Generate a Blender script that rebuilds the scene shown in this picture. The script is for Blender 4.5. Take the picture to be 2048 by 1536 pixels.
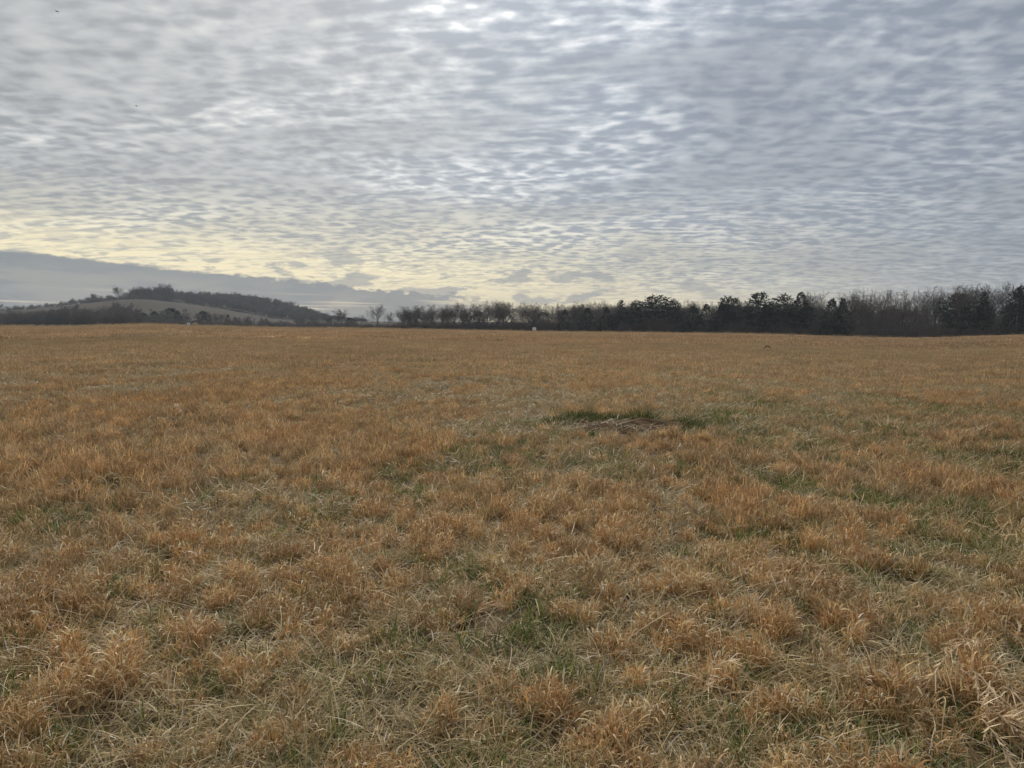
import bpy, math, random
import numpy as np

# ------------------------------------------------------------------ clear
for o in list(bpy.data.objects):
    bpy.data.objects.remove(o, do_unlink=True)
scene = bpy.context.scene
COL = scene.collection
rad = math.radians

# ------------------------------------------------------------------ camera
F = 1500.0                      # focal length in pixels of the 2048 px wide photograph
EYE = 1.62
HROW = 645.0                    # row of the eye-level horizon
PITCH = math.atan((768.0 - HROW) / F)
cam_d = bpy.data.cameras.new("camera")
cam = bpy.data.objects.new("camera", cam_d)
COL.objects.link(cam)
cam.location = (0, 0, EYE)
cam.rotation_euler = (math.pi / 2 - PITCH, 0, 0)
cam_d.sensor_width = 36.0
cam_d.lens = 36.0 * F / 2048.0
cam_d.clip_start = 0.05
cam_d.clip_end = 20000
scene.camera = cam

# ------------------------------------------------------------------ sun + sky
SUN_AZ, SUN_EL = rad(-12.0), rad(36.0)         # azimuth measured from +Y towards +X
SDIR = (math.sin(SUN_AZ) * math.cos(SUN_EL), math.cos(SUN_AZ) * math.cos(SUN_EL), math.sin(SUN_EL))
sun_d = bpy.data.lights.new("sun", 'SUN')
sun_d.energy = 1.5
sun_d.angle = rad(11)
sun_d.color = (1.0, 0.93, 0.82)
sun = bpy.data.objects.new("sun", sun_d)
COL.objects.link(sun)
sun.rotation_euler = (math.pi / 2 - SUN_EL, 0, math.pi - SUN_AZ)
sun.location = (0, 0, 30)

scene.view_settings.view_transform = 'Standard'
scene.view_settings.look = 'None'
scene.view_settings.gamma = 1.0
scene.view_settings.exposure = 0.9
scene.view_settings.use_curve_mapping = False
scene.cycles.max_bounces = 6
scene.cycles.diffuse_bounces = 3
scene.cycles.glossy_bounces = 2
scene.cycles.transmission_bounces = 4
scene.cycles.volume_bounces = 0
scene.cycles.transparent_max_bounces = 8
scene.cycles.use_adaptive_sampling = True
scene.cycles.adaptive_threshold = 0.02
scene.cycles.use_denoising = True
scene.cycles.denoiser = 'OPENIMAGEDENOISE'
scene.cycles.denoising_input_passes = 'RGB_ALBEDO_NORMAL'
scene.cycles.denoising_prefilter = 'ACCURATE'

world = bpy.data.worlds.new("World")
scene.world = world
world.use_nodes = True


class G:
    """tiny helper that writes node maths as function calls"""
    def __init__(self, nt):
        self.nt = nt

    def new(self, t, **kw):
        n = self.nt.nodes.new(t)
        for k, v in kw.items():
            setattr(n, k, v)
        return n

    def put(self, sock, v):
        if v is None:
            return
        if hasattr(v, 'is_linked'):
            self.nt.links.new(v, sock)
        else:
            sock.default_value = v

    def m(self, op, a, b=None, c=None, clamp=False):
        n = self.new('ShaderNodeMath', operation=op)
        n.use_clamp = clamp
        for i, v in enumerate((a, b, c)):
            if v is not None:
                self.put(n.inputs[i], v)
        return n.outputs[0]

    def add(self, a, b): return self.m('ADD', a, b)
    def sub(self, a, b): return self.m('SUBTRACT', a, b)
    def mul(self, a, b): return self.m('MULTIPLY', a, b)
    def div(self, a, b): return self.m('DIVIDE', a, b)
    def mx(self, a, b): return self.m('MAXIMUM', a, b)
    def mn(self, a, b): return self.m('MINIMUM', a, b)

    def step(self, v, lo, hi, o0=0.0, o1=1.0):
        n = self.new('ShaderNodeMapRange', interpolation_type='SMOOTHSTEP')
        self.put(n.inputs[0], v)
        for i, x in enumerate((lo, hi, o0, o1)):
            self.put(n.inputs[i + 1], x)
        return n.outputs[0]

    def xyz(self, x, y, z=0.0):
        n = self.new('ShaderNodeCombineXYZ')
        for i, v in enumerate((x, y, z)):
            self.put(n.inputs[i], v)
        return n.outputs[0]

    def noise(self, vec, scale=1.0, detail=2.0, rough=0.5, dist=0.0, dims='3D', w=None):
        n = self.new('ShaderNodeTexNoise', noise_dimensions=dims)
        self.put(n.inputs['Vector'], vec)
        n.inputs['Scale'].default_value = scale
        n.inputs['Detail'].default_value = detail
        n.inputs['Roughness'].default_value = rough
        n.inputs['Distortion'].default_value = dist
        return n.outputs[0]

    def mix(self, fac, a, b):
        n = self.new('ShaderNodeMix', data_type='RGBA')
        self.put(n.inputs[0], fac)
        for s, v in ((n.inputs[6], a), (n.inputs[7], b)):
            if isinstance(v, (tuple, list)):
                v = tuple(v) + (1.0,) if len(v) == 3 else tuple(v)
            self.put(s, v)
        return n.outputs[2]

    def mulcol(self, a, b):
        n = self.new('ShaderNodeMix', data_type='RGBA', blend_type='MULTIPLY')
        n.inputs[0].default_value = 1.0
        self.put(n.inputs[6], a)
        self.put(n.inputs[7], b)
        return n.outputs[2]

    def scale(self, col, f):
        n = self.new('ShaderNodeVectorMath', operation='SCALE')
        self.put(n.inputs[0], col)
        self.put(n.inputs['Scale'], f)
        return n.outputs[0]


def build_sky():
    nt = world.node_tree
    nt.nodes.clear()
    g = G(nt)
    tc = g.new('ShaderNodeTexCoord')
    sep = g.new('ShaderNodeSeparateXYZ')
    nt.links.new(tc.outputs['Generated'], sep.inputs[0])
    dx, dy, dz = sep.outputs
    el = g.mx(dz, 0.0)
    # the cloud sheet lies on a plane above the land
    h = g.add(el, 0.10)
    px, py = g.div(dx, h), g.div(dy, h)
    wv = g.xyz(px, py)
    w1 = g.sub(g.noise(wv, 0.9, 2.0, dims='2D'), 0.5)
    w2 = g.sub(g.noise(g.xyz(g.add(px, 7.3), g.add(py, 3.1)), 1.1, 2.0, dims='2D'), 0.5)
    qx = g.add(px, g.mul(w1, 0.14))
    qy = g.add(py, g.mul(w2, 0.14))
    # cloudlets of two sizes, ripples, and broad thick and thin areas
    big = g.noise(g.xyz(g.mul(qx, 9.2), g.mul(qy, 11.0)), 1.0, 1.6, 0.5, dims='2D')
    fine = g.noise(g.xyz(g.add(g.mul(qx, 17.0), 4.0), g.mul(qy, 19.0)), 1.0, 2.0, 0.55, dims='2D')
    rip = g.noise(g.xyz(g.add(g.mul(g.sub(qx, g.mul(qy, 0.12)), 5.5), 9.0), g.mul(g.add(qy, g.mul(qx, 0.10)), 19.0)), 1.0, 1.6, 0.5, dims='2D')
    broad = g.noise(g.xyz(g.add(g.mul(px, 0.62), BX), g.add(g.mul(py, 0.90), BY)), 1.0, 3.0, 0.5, 0.3, dims='2D')
    mid = g.noise(g.xyz(g.mul(qx, 2.0), g.mul(qy, 3.4)), 1.0, 2.0, 0.5, dims='2D')
    rmix = g.step(g.noise(g.xyz(g.add(px, 2.0), py), 0.8, 1.0, 0.5, dims='2D'), 0.38, 0.62)
    j1 = g.sub(g.noise(g.xyz(g.add(px, 4.7), py), 5.0, 1.0, dims='2D'), 0.5)
    j2 = g.sub(g.noise(g.xyz(px, g.add(py, 8.1)), 5.0, 1.0, dims='2D'), 0.5)
    vo = g.new('ShaderNodeTexVoronoi', voronoi_dimensions='2D', feature='SMOOTH_F1')
    g.put(vo.inputs['Vector'], g.xyz(g.mul(g.add(qx, g.mul(j1, 0.16)), 10.5), g.mul(g.add(qy, g.mul(j2, 0.16)), 12.0)))
    vo.inputs['Scale'].default_value = 1.0
    vo.inputs['Smoothness'].default_value = 0.6
    cellv = g.step(vo.outputs['Distance'], 0.05, 0.75)
    n = g.add(g.add(g.mul(big, g.sub(0.46, g.mul(rmix, 0.16))), g.mul(fine, 0.26)), g.mul(rip, g.add(0.10, g.mul(rmix, 0.22))))
    n = g.add(n, g.mul(cellv, g.sub(0.15, g.mul(rmix, 0.07))))
    thin = g.step(broad, 0.40, 0.66)
    thick_r = g.step(dx, 0.05, 0.60)                        # the sheet thickens and smooths to the right
    thin = g.mul(thin, g.sub(1.0, g.mul(thick_r, 0.55)))
    n = g.add(g.add(0.5, g.mul(g.sub(n, 0.5), g.add(0.74, g.mul(thin, 0.80)))), g.mul(g.sub(mid, 0.5), 0.22))
    body = g.step(n, 0.33, 0.57)
    gap = g.step(n, 0.50, 0.72)
    # glow of the sun through the sheet
    dotn = g.new('ShaderNodeVectorMath', operation='DOT_PRODUCT')
    nt.links.new(tc.outputs['Generated'], dotn.inputs[0])
    dotn.inputs[1].default_value = SDIR
    dot = g.mx(dotn.outputs['Value'], 0.0)
    glow = g.m('POWER', dot, 8.0)
    gap = g.mul(gap, g.mul(g.add(0.34, g.mul(thin, 0.66)), g.add(0.72, g.mul(glow, 0.62))))
    side = g.step(dx, -0.45, 0.30)
    dark = g.mix(side, (0.30, 0.32, 0.335), (0.267, 0.304, 0.361))
    lightg = g.mix(side, (0.46, 0.475, 0.475), (0.402, 0.44, 0.487))
    col = g.mix(body, dark, lightg)
    col = g.mix(g.mn(gap, 1.0), col, g.mix(side, (0.74, 0.735, 0.70), (0.68, 0.695, 0.72)))
    lum = g.add(0.90, g.mul(glow, 0.62))
    col = g.scale(col, g.mul(lum, g.add(0.88, g.mul(thin, 0.24))))
    # warm light where the sheet thins out low down, strongest on the left
    left = g.step(dx, 0.62, -0.15)
    warm = g.mul(g.step(el, 0.19, 0.04), left)
    wcol = g.mix(g.step(n, 0.36, 0.60), (0.36, 0.375, 0.385), (0.98, 0.88, 0.60))
    col = g.mix(g.mul(warm, 0.95), col, wcol)
    bandc = g.sub(0.0275, g.mul(dx, 0.094))                # top of the low bank, higher to the left
    above = g.sub(el, bandc)
    wn = g.noise(g.xyz(g.mul(qx, 2.6), g.mul(qy, 6.2)), 1.0, 3.0, 0.55, dims='2D')
    band = g.mul(g.step(above, 0.060, 0.004), g.step(dx, 0.55, -0.20))
    band = g.mul(band, g.add(0.35, g.mul(g.step(wn, 0.36, 0.6), 0.65)))
    col = g.mix(g.mul(band, 0.92), col, (1.02, 0.89, 0.58))
    strip = g.mul(g.step(el, 0.075, 0.010), g.step(dx, 0.66, 0.10))
    strip = g.mul(strip, g.add(0.40, g.mul(g.step(wn, 0.38, 0.58), 0.60)))
    col = g.mix(g.mul(strip, 0.88), col, (0.86, 0.76, 0.53))
    # small ragged grey puffs drifting below the sheet
    fr = g.noise(g.xyz(g.add(g.mul(dx, 19.0), 1.5), g.mul(el, 60.0), 12.4), 1.0, 4.0, 0.58)
    frag = g.mul(g.step(fr, 0.51, 0.60), g.mul(g.step(el, 0.115, 0.07), g.step(el, 0.012, 0.03)))
    frag = g.mul(frag, g.step(dx, 0.42, 0.15))
    col = g.mix(g.mul(frag, 0.72), col, (0.27, 0.30, 0.34))
    # low dark bank: a flat layer with a torn top, heaped cloud in front of it
    azn = g.noise(g.xyz(g.mul(dx, 8.0), g.mul(el, 20.0), 0.6), 1.0, 4.0, 0.6)
    azf = g.noise(g.xyz(g.mul(dx, 60.0), g.mul(el, 130.0), 2.6), 1.0, 4.0, 0.6)
    edge = g.add(g.mul(g.sub(azn, 0.5), 0.010), g.mul(g.sub(azf, 0.5), g.add(0.010, g.mul(g.step(dx, -0.45, -0.05), 0.030))))
    bank = g.step(g.add(above, edge), 0.0016, -0.0026)
    bank = g.mul(bank, g.step(dx, 0.06, -0.14))
    bn = g.noise(g.xyz(g.mul(dx, 11.0), g.mul(el, 46.0), 5.1), 1.0, 4.0, 0.55, 0.5)
    heap = g.mul(g.step(bn, 0.46, 0.57), g.step(above, -0.002, -0.024))
    bcol = g.mix(heap, (0.195, 0.228, 0.265), (0.275, 0.292, 0.305))
    slit = g.noise(g.xyz(g.mul(dx, 3.5), g.mul(g.add(el, g.mul(dx, 0.035)), 170.0), 8.8), 1.0, 2.5, 0.5)
    slit = g.mul(g.step(slit, 0.57, 0.66), g.step(el, 0.042, 0.028))
    bcol = g.mix(g.mul(slit, 0.85), bcol, (0.78, 0.68, 0.50))
    col = g.mix(g.mul(bank, 0.95), col, bcol)
    # clear sky that shows faintly through the sheet
    sky = g.new('ShaderNodeTexSky', sky_type='NISHITA')
    sky.sun_disc = False
    sky.sun_elevation = SUN_EL
    sky.sun_rotation = SUN_AZ
    sky.air_density = 1.0
    sky.dust_density = 1.5
    cloud = g.scale(col, CLOUD)
    out = g.mix(0.96, sky.outputs[0], cloud)
    bg = g.new('ShaderNodeBackground')
    nt.links.new(out, bg.inputs[0])
    bg.inputs[1].default_value = 0.10
    wo = g.new('ShaderNodeOutputWorld')
    nt.links.new(bg.outputs[0], wo.inputs[0])


CLOUD = 5.5
BX, BY = 20.3, 9.6                           # which stretch of the cloud sheet drifts over the field
build_sky()
world.cycles.sampling_method = 'MANUAL'
world.cycles.sample_map_resolution = 512

# ------------------------------------------------------------------ helpers
RS = np.random.RandomState(11)


def ray(px, row):
    """pixel of the 2048 px photograph -> (x per metre of depth, rise per metre of depth)"""
    u, v = (px - 1024.0) / F, (row - 768.0) / F
    c, s = math.cos(PITCH), math.sin(PITCH)
    dy = c - v * s
    return u / dy, (-s - v * c) / dy


def ground_hit(px, row):
    """where the ray through a pixel meets the field"""
    a, b = ray(px, row)
    D = EYE / max(-b, 1e-4)
    for _ in range(6):
        z = float(height(np.array([a * D]), np.array([D]))[0])
        D = (EYE - z) / max(-b, 1e-4)
    return a * D, D


def hash2(ix, iy, seed):
    h = (ix.astype(np.int64) * 374761393 + iy.astype(np.int64) * 668265263 + seed * 974634777) & 0xFFFFFFFF
    h = ((h ^ (h >> 13)) * 1274126177) & 0xFFFFFFFF
    h = (h ^ (h >> 16)) & 0xFFFFFFFF
    return h / 4294967295.0


def vnoise(x, y, seed=0):
    ix, iy = np.floor(x), np.floor(y)
    fx, fy = x - ix, y - iy
    fx, fy = fx * fx * (3 - 2 * fx), fy * fy * (3 - 2 * fy)
    a, b = hash2(ix, iy, seed), hash2(ix + 1, iy, seed)
    c, d = hash2(ix, iy + 1, seed), hash2(ix + 1, iy + 1, seed)
    return (a * (1 - fx) + b * fx) * (1 - fy) + (c * (1 - fx) + d * fx) * fy


def fbm(x, y, seed=0, oct=3):
    s, a, t = 0.0, 1.0, 0.0
    for k in range(oct):
        s = s + a * vnoise(x * 2 ** k, y * 2 ** k, seed + 17 * k)
        t += a
        a *= 0.5
    return s / t


def sstep(x, a, b):
    t = np.clip((x - a) / (b - a), 0, 1)
    return t * t * (3 - 2 * t)


# ---- the lie of the land: where the field ends, and how high the hills behind it stand
EDGE = np.array([(-200, 330, 652), (0, 330, 652.5), (150, 320, 653.5), (230, 300, 651), (300, 290, 649.3), (390, 300, 653),
                 (550, 310, 656), (700, 310, 657.5), (850, 300, 659.5), (1000, 290, 662), (1070, 280, 664), (1300, 265, 666),
                 (1500, 245, 668.5), (1600, 235, 671.5), (1700, 225, 675), (1820, 215, 677.3), (1900, 210, 676.5),
                 (1960, 205, 674), (2048, 200, 671.5), (2200, 200, 669)], float)
HILL1 = np.array([(-400, 640), (-150, 630), (0, 624), (60, 620), (130, 612), (200, 606), (250, 601), (300, 601), (340, 605),
                  (400, 612), (450, 620), (500, 628), (550, 637), (600, 642), (700, 643), (1000, 644), (1200, 648), (2300, 648)], float)
HILL2 = np.array([(-400, 646), (0, 636), (150, 622), (260, 606), (340, 602), (400, 602), (480, 605), (520, 609), (560, 615),
                  (600, 626), (640, 637), (700, 644), (800, 646), (2300, 647)], float)


def edge_at(px):
    return np.interp(px, EDGE[:, 0], EDGE[:, 1])


def height(x, y):
    x = np.asarray(x, float)
    y = np.asarray(y, float)
    d = np.hypot(x, y)
    yy = np.maximum(y, 0.45 * d + 1e-6)
    u = np.clip(x / yy, -0.8, 0.8)
    px = 1024 + u * F
    D = np.interp(px, EDGE[:, 0], EDGE[:, 1])
    row = np.interp(px, EDGE[:, 0], EDGE[:, 2])
    ze = EYE - (row - HROW) / F * D
    s = np.maximum(y, 0.3 * d) / D
    near = np.where(s < 1, s, 1.0)
    z = ze * near * sstep(s, 0.0, 0.10)
    z = z + (fbm(x * 0.12, y * 0.12, 5, 2) - 0.5) * 0.16 * sstep(d, 0, 6) * (1 - sstep(s, 0.5, 0.9))
    z = z + (fbm(x * 0.9, y * 0.9, 9, 2) - 0.5) * 0.07 * (1 - sstep(d, 30, 60))
    # beyond the field
    z1 = EYE + (HROW - np.interp(px, HILL1[:, 0], HILL1[:, 1])) / F * 750
    z2 = EYE + (HROW - np.interp(px, HILL2[:, 0], HILL2[:, 1])) / F * 960
    a = sstep(y, 440, 750)
    b = sstep(y, 750, 960)
    c = sstep(y, 1040, 1500)
    dip = -1.5 * sstep(s, 1.05, 1.3)
    back = sstep(y, -1, 30)
    zz = (z + dip) * (1 - a) + z1 * a
    zz = zz * (1 - b) + z2 * b
    zz = zz * (1 - c) + 0.0 * c
    zz = zz + (fbm(x * 0.01, y * 0.01, 31, 2) - 0.5) * 1.4 * sstep(y, 470, 620) * (1 - c)
    return z * (1 - back) * 0.5 + zz * back


def hz(x, y):
    return float(height(np.array([x]), np.array([y]))[0])


def tag(o, label=None, cat=None, group=None, kind=None):
    if label:
        o['label'] = label
    if cat:
        o['category'] = cat
    if group:
        o['group'] = group
    if kind:
        o['kind'] = kind
    return o


def mesh_np(name, verts, faces, mat=None, cols=None, smooth=False):
    me = bpy.data.meshes.new(name)
    me.from_pydata([tuple(v) for v in np.asarray(verts).tolist()], [], faces if isinstance(faces, list) else faces.tolist())
    if mat:
        me.materials.append(mat)
    if cols is not None:
        at = me.attributes.new('bcol', 'FLOAT_COLOR', 'POINT')
        c4 = np.ones((len(verts), 4), np.float32)
        c4[:, :3] = cols
        at.data.foreach_set('color', c4.ravel())
    if smooth:
        me.polygons.foreach_set('use_smooth', np.ones(len(me.polygons), bool))
    me.update()
    return me


def link(name, data, parent=None, loc=None):
    o = bpy.data.objects.new(name, data)
    COL.objects.link(o)
    if parent:
        o.parent = parent
    if loc is not None:
        o.location = loc
    return o


def copy_tree(root):
    r = root.copy()
    COL.objects.link(r)
    for ch in root.children:
        c = ch.copy()
        COL.objects.link(c)
        c.parent = r
    return r


# ------------------------------------------------------------------ materials
def principled(name, col, rough=0.8, spec=0.25):
    m = bpy.data.materials.new(name)
    m.use_nodes = True
    b = m.node_tree.nodes['Principled BSDF']
    b.inputs['Base Color'].default_value = tuple(col) + (1,)
    b.inputs['Roughness'].default_value = rough
    b.inputs['Specular IOR Level'].default_value = spec
    return m


TINT = (1.0, 0.905, 0.825, 1.0)          # weathered russet cast of this field's grass


def grass_material():
    m = bpy.data.materials.new("dry_grass")
    m.use_nodes = True
    nt = m.node_tree
    nt.nodes.clear()
    g = G(nt)
    a1 = g.new('ShaderNodeAttribute', attribute_name='bcol', attribute_type='GEOMETRY')
    a2 = g.new('ShaderNodeAttribute', attribute_name='tone', attribute_type='INSTANCER')
    col = g.mulcol(a1.outputs['Color'], a2.outputs['Color'])
    col = g.mulcol(col, TINT)
    b = g.new('ShaderNodeBsdfPrincipled')
    nt.links.new(col, b.inputs['Base Color'])
    b.inputs['Roughness'].default_value = 0.5
    b.inputs['Specular IOR Level'].default_value = 0.30
    t = g.new('ShaderNodeBsdfTranslucent')
    nt.links.new(col, t.inputs['Color'])
    mx = g.new('ShaderNodeMixShader')
    mx.inputs[0].default_value = 0.30
    nt.links.new(b.outputs[0], mx.inputs[1])
    nt.links.new(t.outputs[0], mx.inputs[2])
    o = g.new('ShaderNodeOutputMaterial')
    nt.links.new(mx.outputs[0], o.inputs[0])
    return m


def plain_blade_material():
    """the same grass surface for single stalks, colour from the mesh only"""
    m = grass_material()
    m.name = "dry_stalk"
    nt = m.node_tree
    src = [x for x in nt.nodes if x.type == 'ATTRIBUTE' and x.attribute_name == 'bcol'][0]
    tone = [x for x in nt.nodes if x.type == 'ATTRIBUTE' and x.attribute_name == 'tone'][0]
    for l in list(nt.links):
        if l.from_node == tone:
            s_ = l.to_socket
            nt.links.remove(l)
            s_.default_value = (1, 1, 1, 1)
    return m


def ground_material():
    m = bpy.data.materials.new("field_thatch")
    m.use_nodes = True
    nt = m.node_tree
    g = G(nt)
    b = nt.nodes['Principled BSDF']
    tc = g.new('ShaderNodeTexCoord')
    P = tc.outputs['Object']
    n1 = g.noise(P, 0.35, 4.0, 0.6)
    n2 = g.noise(P, 3.5, 4.0, 0.6)
    n3 = g.noise(P, 45.0, 3.0, 0.6)
    c = g.mix(g.step(n1, 0.35, 0.65), (0.19, 0.135, 0.078), (0.235, 0.16, 0.09))
    c = g.mix(g.step(n2, 0.45, 0.7), c, (0.13, 0.11, 0.06))
    c = g.mix(g.step(n3, 0.40, 0.7), c, (0.075, 0.054, 0.034))
    nt.links.new(c, b.inputs['Base Color'])
    b.inputs['Roughness'].default_value = 0.95
    b.inputs['Specular IOR Level'].default_value = 0.1
    bp = g.new('ShaderNodeBump')
    bp.inputs['Strength'].default_value = 0.6
    bp.inputs['Distance'].default_value = 0.02
    nt.links.new(n3, bp.inputs['Height'])
    nt.links.new(bp.outputs[0], b.inputs['Normal'])
    return m


def hill_material():
    m = bpy.data.materials.new("hill_pasture")
    m.use_nodes = True
    nt = m.node_tree
    g = G(nt)
    b = nt.nodes['Principled BSDF']
    tc = g.new('ShaderNodeTexCoord')
    P = tc.outputs['Object']
    n1 = g.noise(P, 0.012, 4.0, 0.6)
    n2 = g.noise(P, 0.09, 4.0, 0.6)
    c = g.mix(g.step(n1, 0.42, 0.58), (0.040, 0.035, 0.023), (0.058, 0.042, 0.028))
    c = g.mix(g.step(n2, 0.45, 0.7), c, (0.042, 0.040, 0.026))
    nt.links.new(c, b.inputs['Base Color'])
    b.inputs['Roughness'].default_value = 0.95
    b.inputs['Specular IOR Level'].default_value = 0.1
    return m


def bark_material(name, c0, c1, rough=0.9):
    m = bpy.data.materials.new(name)
    m.use_nodes = True
    nt = m.node_tree
    g = G(nt)
    b = nt.nodes['Principled BSDF']
    tc = g.new('ShaderNodeTexCoord')
    n = g.noise(tc.outputs['Object'], 1.3, 3.0, 0.6)
    oi = g.new('ShaderNodeObjectInfo')
    c = g.mix(g.step(n, 0.35, 0.65), c0, c1)
    c = g.scale(c, g.add(0.8, g.mul(oi.outputs['Random'], 0.4)))
    nt.links.new(c, b.inputs['Base Color'])
    b.inputs['Roughness'].default_value = rough
    b.inputs['Specular IOR Level'].default_value = 0.15
    return m


def soil_material():
    m = bpy.data.materials.new("bare_soil")
    m.use_nodes = True
    nt = m.node_tree
    g = G(nt)
    b = nt.nodes['Principled BSDF']
    P = g.new('ShaderNodeTexCoord').outputs['Object']
    n1 = g.noise(P, 2.2, 5.0, 0.65)
    n2 = g.noise(P, 30.0, 4.0, 0.6)
    c = g.mix(g.step(n1, 0.38, 0.62), (0.11, 0.066, 0.034), (0.16, 0.105, 0.06))
    c = g.mix(g.step(n2, 0.45, 0.72), c, (0.11, 0.068, 0.04))
    nt.links.new(c, b.inputs['Base Color'])
    b.inputs['Roughness'].default_value = 0.95
    b.inputs['Specular IOR Level'].default_value = 0.1
    bp = g.new('ShaderNodeBump')
    bp.inputs['Strength'].default_value = 0.8
    bp.inputs['Distance'].default_value = 0.03
    nt.links.new(n2, bp.inputs['Height'])
    nt.links.new(bp.outputs[0], b.inputs['Normal'])
    return m


M_GRASS = grass_material()
M_STALK = plain_blade_material()
M_GROUND = ground_material()
M_HILL = hill_material()
M_BARK = bark_material("bark", (0.11, 0.098, 0.088), (0.165, 0.148, 0.13))
M_TWIG = bark_material("twigs", (0.14, 0.12, 0.106), (0.195, 0.168, 0.148))
M_PINE = bark_material("pine_needles", (0.034, 0.050, 0.034), (0.058, 0.076, 0.048), 0.7)
M_CEDAR = bark_material("cedar_leaves", (0.028, 0.040, 0.030), (0.052, 0.062, 0.042), 0.7)
M_SOIL = soil_material()
M_WHITE = principled("white_board_paint", (0.78, 0.79, 0.78), 0.55)
M_POSTW = principled("weathered_white_wood", (0.55, 0.50, 0.46), 0.8)
M_PRINT = principled("dark_print", (0.10, 0.10, 0.10), 0.7)
M_TAN = bark_material("tan_straw", (0.40, 0.31, 0.18), (0.50, 0.39, 0.23))
M_POLE = principled("weathered_pole_wood", (0.30, 0.28, 0.25), 0.85)
M_GALV = principled("galvanised_steel", (0.55, 0.56, 0.57), 0.45)
M_BIRD = principled("black_plumage", (0.010, 0.009, 0.010), 0.9, 0.03)
M_BUZZ = principled("brown_plumage", (0.30, 0.27, 0.25), 0.7)


# ------------------------------------------------------------------ the ground
def build_ground():
    az = np.concatenate([np.radians(np.arange(-180, -46, 6.0)), np.radians(np.arange(-46, 46.01, 0.5)), np.radians(np.arange(52, 180.1, 6.0))])
    az = az[:-1] if abs(az[-1] - math.pi) < 1e-6 else az

    def ring(rs, name, mat):
        A, R = np.meshgrid(az, rs)
        X, Y = R * np.sin(A), R * np.cos(A)
        Z = height(X.ravel(), Y.ravel())
        V = np.stack([X.ravel(), Y.ravel(), Z], 1)
        n, k = len(az), len(rs)
        f = []
        for i in range(k - 1):
            for j in range(n):
                j2 = (j + 1) % n
                f.append((i * n + j, i * n + j2, (i + 1) * n + j2, (i + 1) * n + j))
        if rs[0] < 0.1:
            pass
        return mesh_np(name, V, f, mat, smooth=True)

    r1 = np.concatenate([[0.02], np.arange(0.3, 12, 0.3), np.geomspace(12, 420, 90)])
    r2 = np.geomspace(420, 1560, 70)
    o = link("field", ring(r1, "field", M_GROUND))
    tag(o, "open winter hay field of dry orange-brown grass", None, None, 'structure')
    o = link("hills", ring(r2, "hills", M_HILL))
    tag(o, "low pasture hill beyond the field", None, None, 'structure')


build_ground()


# ------------------------------------------------------------------ grass
def blades(n, rnd, root_r, L, tilt, bend, w, nseg, base_col, var, rise=0.0, face=None):
    """n ribbons as one vertex/face/colour bundle. L, tilt, bend, w are (lo, hi)."""
    V, Fc, C = [], [], []
    for i in range(n):
        r = root_r * math.sqrt(rnd.random())
        a = rnd.random() * 2 * math.pi
        p = np.array([r * math.cos(a), r * math.sin(a), rnd.uniform(0, rise)])
        az = rnd.random() * 2 * math.pi
        if face is not None:
            az = a + rnd.gauss(0, face)
        ln = rnd.uniform(*L)
        th = rnd.uniform(*tilt)
        bd = rnd.uniform(*bend)
        ww = rnd.uniform(*w) * 0.5
        curl = rnd.gauss(0, 0.35)
        k = len(V)
        tw = rnd.uniform(-0.9, 0.9)
        col = base_col(rnd)
        s = math.exp(rnd.gauss(0, var))
        c = (col[0] * s, col[1] * s, col[2] * s)
        st = ln / nseg
        for j in range(nseg + 1):
            t = j / nseg
            ang = th + bd * t ** 1.4
            aa = az + curl * t
            d = np.array([math.sin(ang) * math.cos(aa), math.sin(ang) * math.sin(aa), math.cos(ang)])
            side = np.array([-math.sin(aa + tw), math.cos(aa + tw), 0.25 * math.sin(tw * 3)])
            if j < nseg:
                q = ww * (1 - 0.75 * t ** 2)
                V.append(p - side * q)
                V.append(p + side * q)
                C += [c, c]
                p = p + d * st
                if p[2] < 0.004:
                    p[2] = 0.004 + rnd.random() * 0.006
            else:
                V.append(p)
                C.append(c)
        for j in range(nseg - 1):
            Fc.append((k + 2 * j, k + 2 * j + 1, k + 2 * j + 3, k + 2 * j + 2))
        e = k + 2 * (nseg - 1)
        Fc.append((e, e + 1, e + 2))
    return V, Fc, C


def bundle(parts):
    V, Fc, C = [], [], []
    for v, f, c in parts:
        k = len(V)
        V += v
        C += c
        Fc += [tuple(i + k for i in q) for q in f]
    return np.array(V), Fc, np.array(C)


def c_rust(r):
    t = r.random()
    if t < 0.14:
        return (0.62, 0.49, 0.28)
    if t < 0.45:
        return (0.45, 0.345, 0.20)
    return (0.38, 0.267, 0.148)


def c_pale(r):
    return (0.66, 0.54, 0.34) if r.random() < 0.4 else (0.55, 0.41, 0.21)


def c_straw(r):
    t = r.random()
    return (0.48, 0.41, 0.25) if t < 0.32 else ((0.34, 0.295, 0.17) if t < 0.8 else (0.30, 0.27, 0.125))


def c_green(r):
    t = r.random()
    return (0.105, 0.165, 0.045) if t < 0.45 else ((0.19, 0.215, 0.075) if t < 0.75 else (0.40, 0.34, 0.17))


def c_far(r):
    t = r.random()
    return (0.56, 0.435, 0.28) if t < 0.35 else ((0.47, 0.34, 0.205) if t < 0.8 else (0.37, 0.285, 0.17))


SRC = {}


def source(kind, bund):
    V, Fc, C = bund
    c = SRC.setdefault(kind, bpy.data.collections.new("source_" + kind))
    o = bpy.data.objects.new("%s_clump_%02d" % (kind, len(c.objects)), mesh_np(kind, V, Fc, M_GRASS, C))
    c.objects.link(o)


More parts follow.
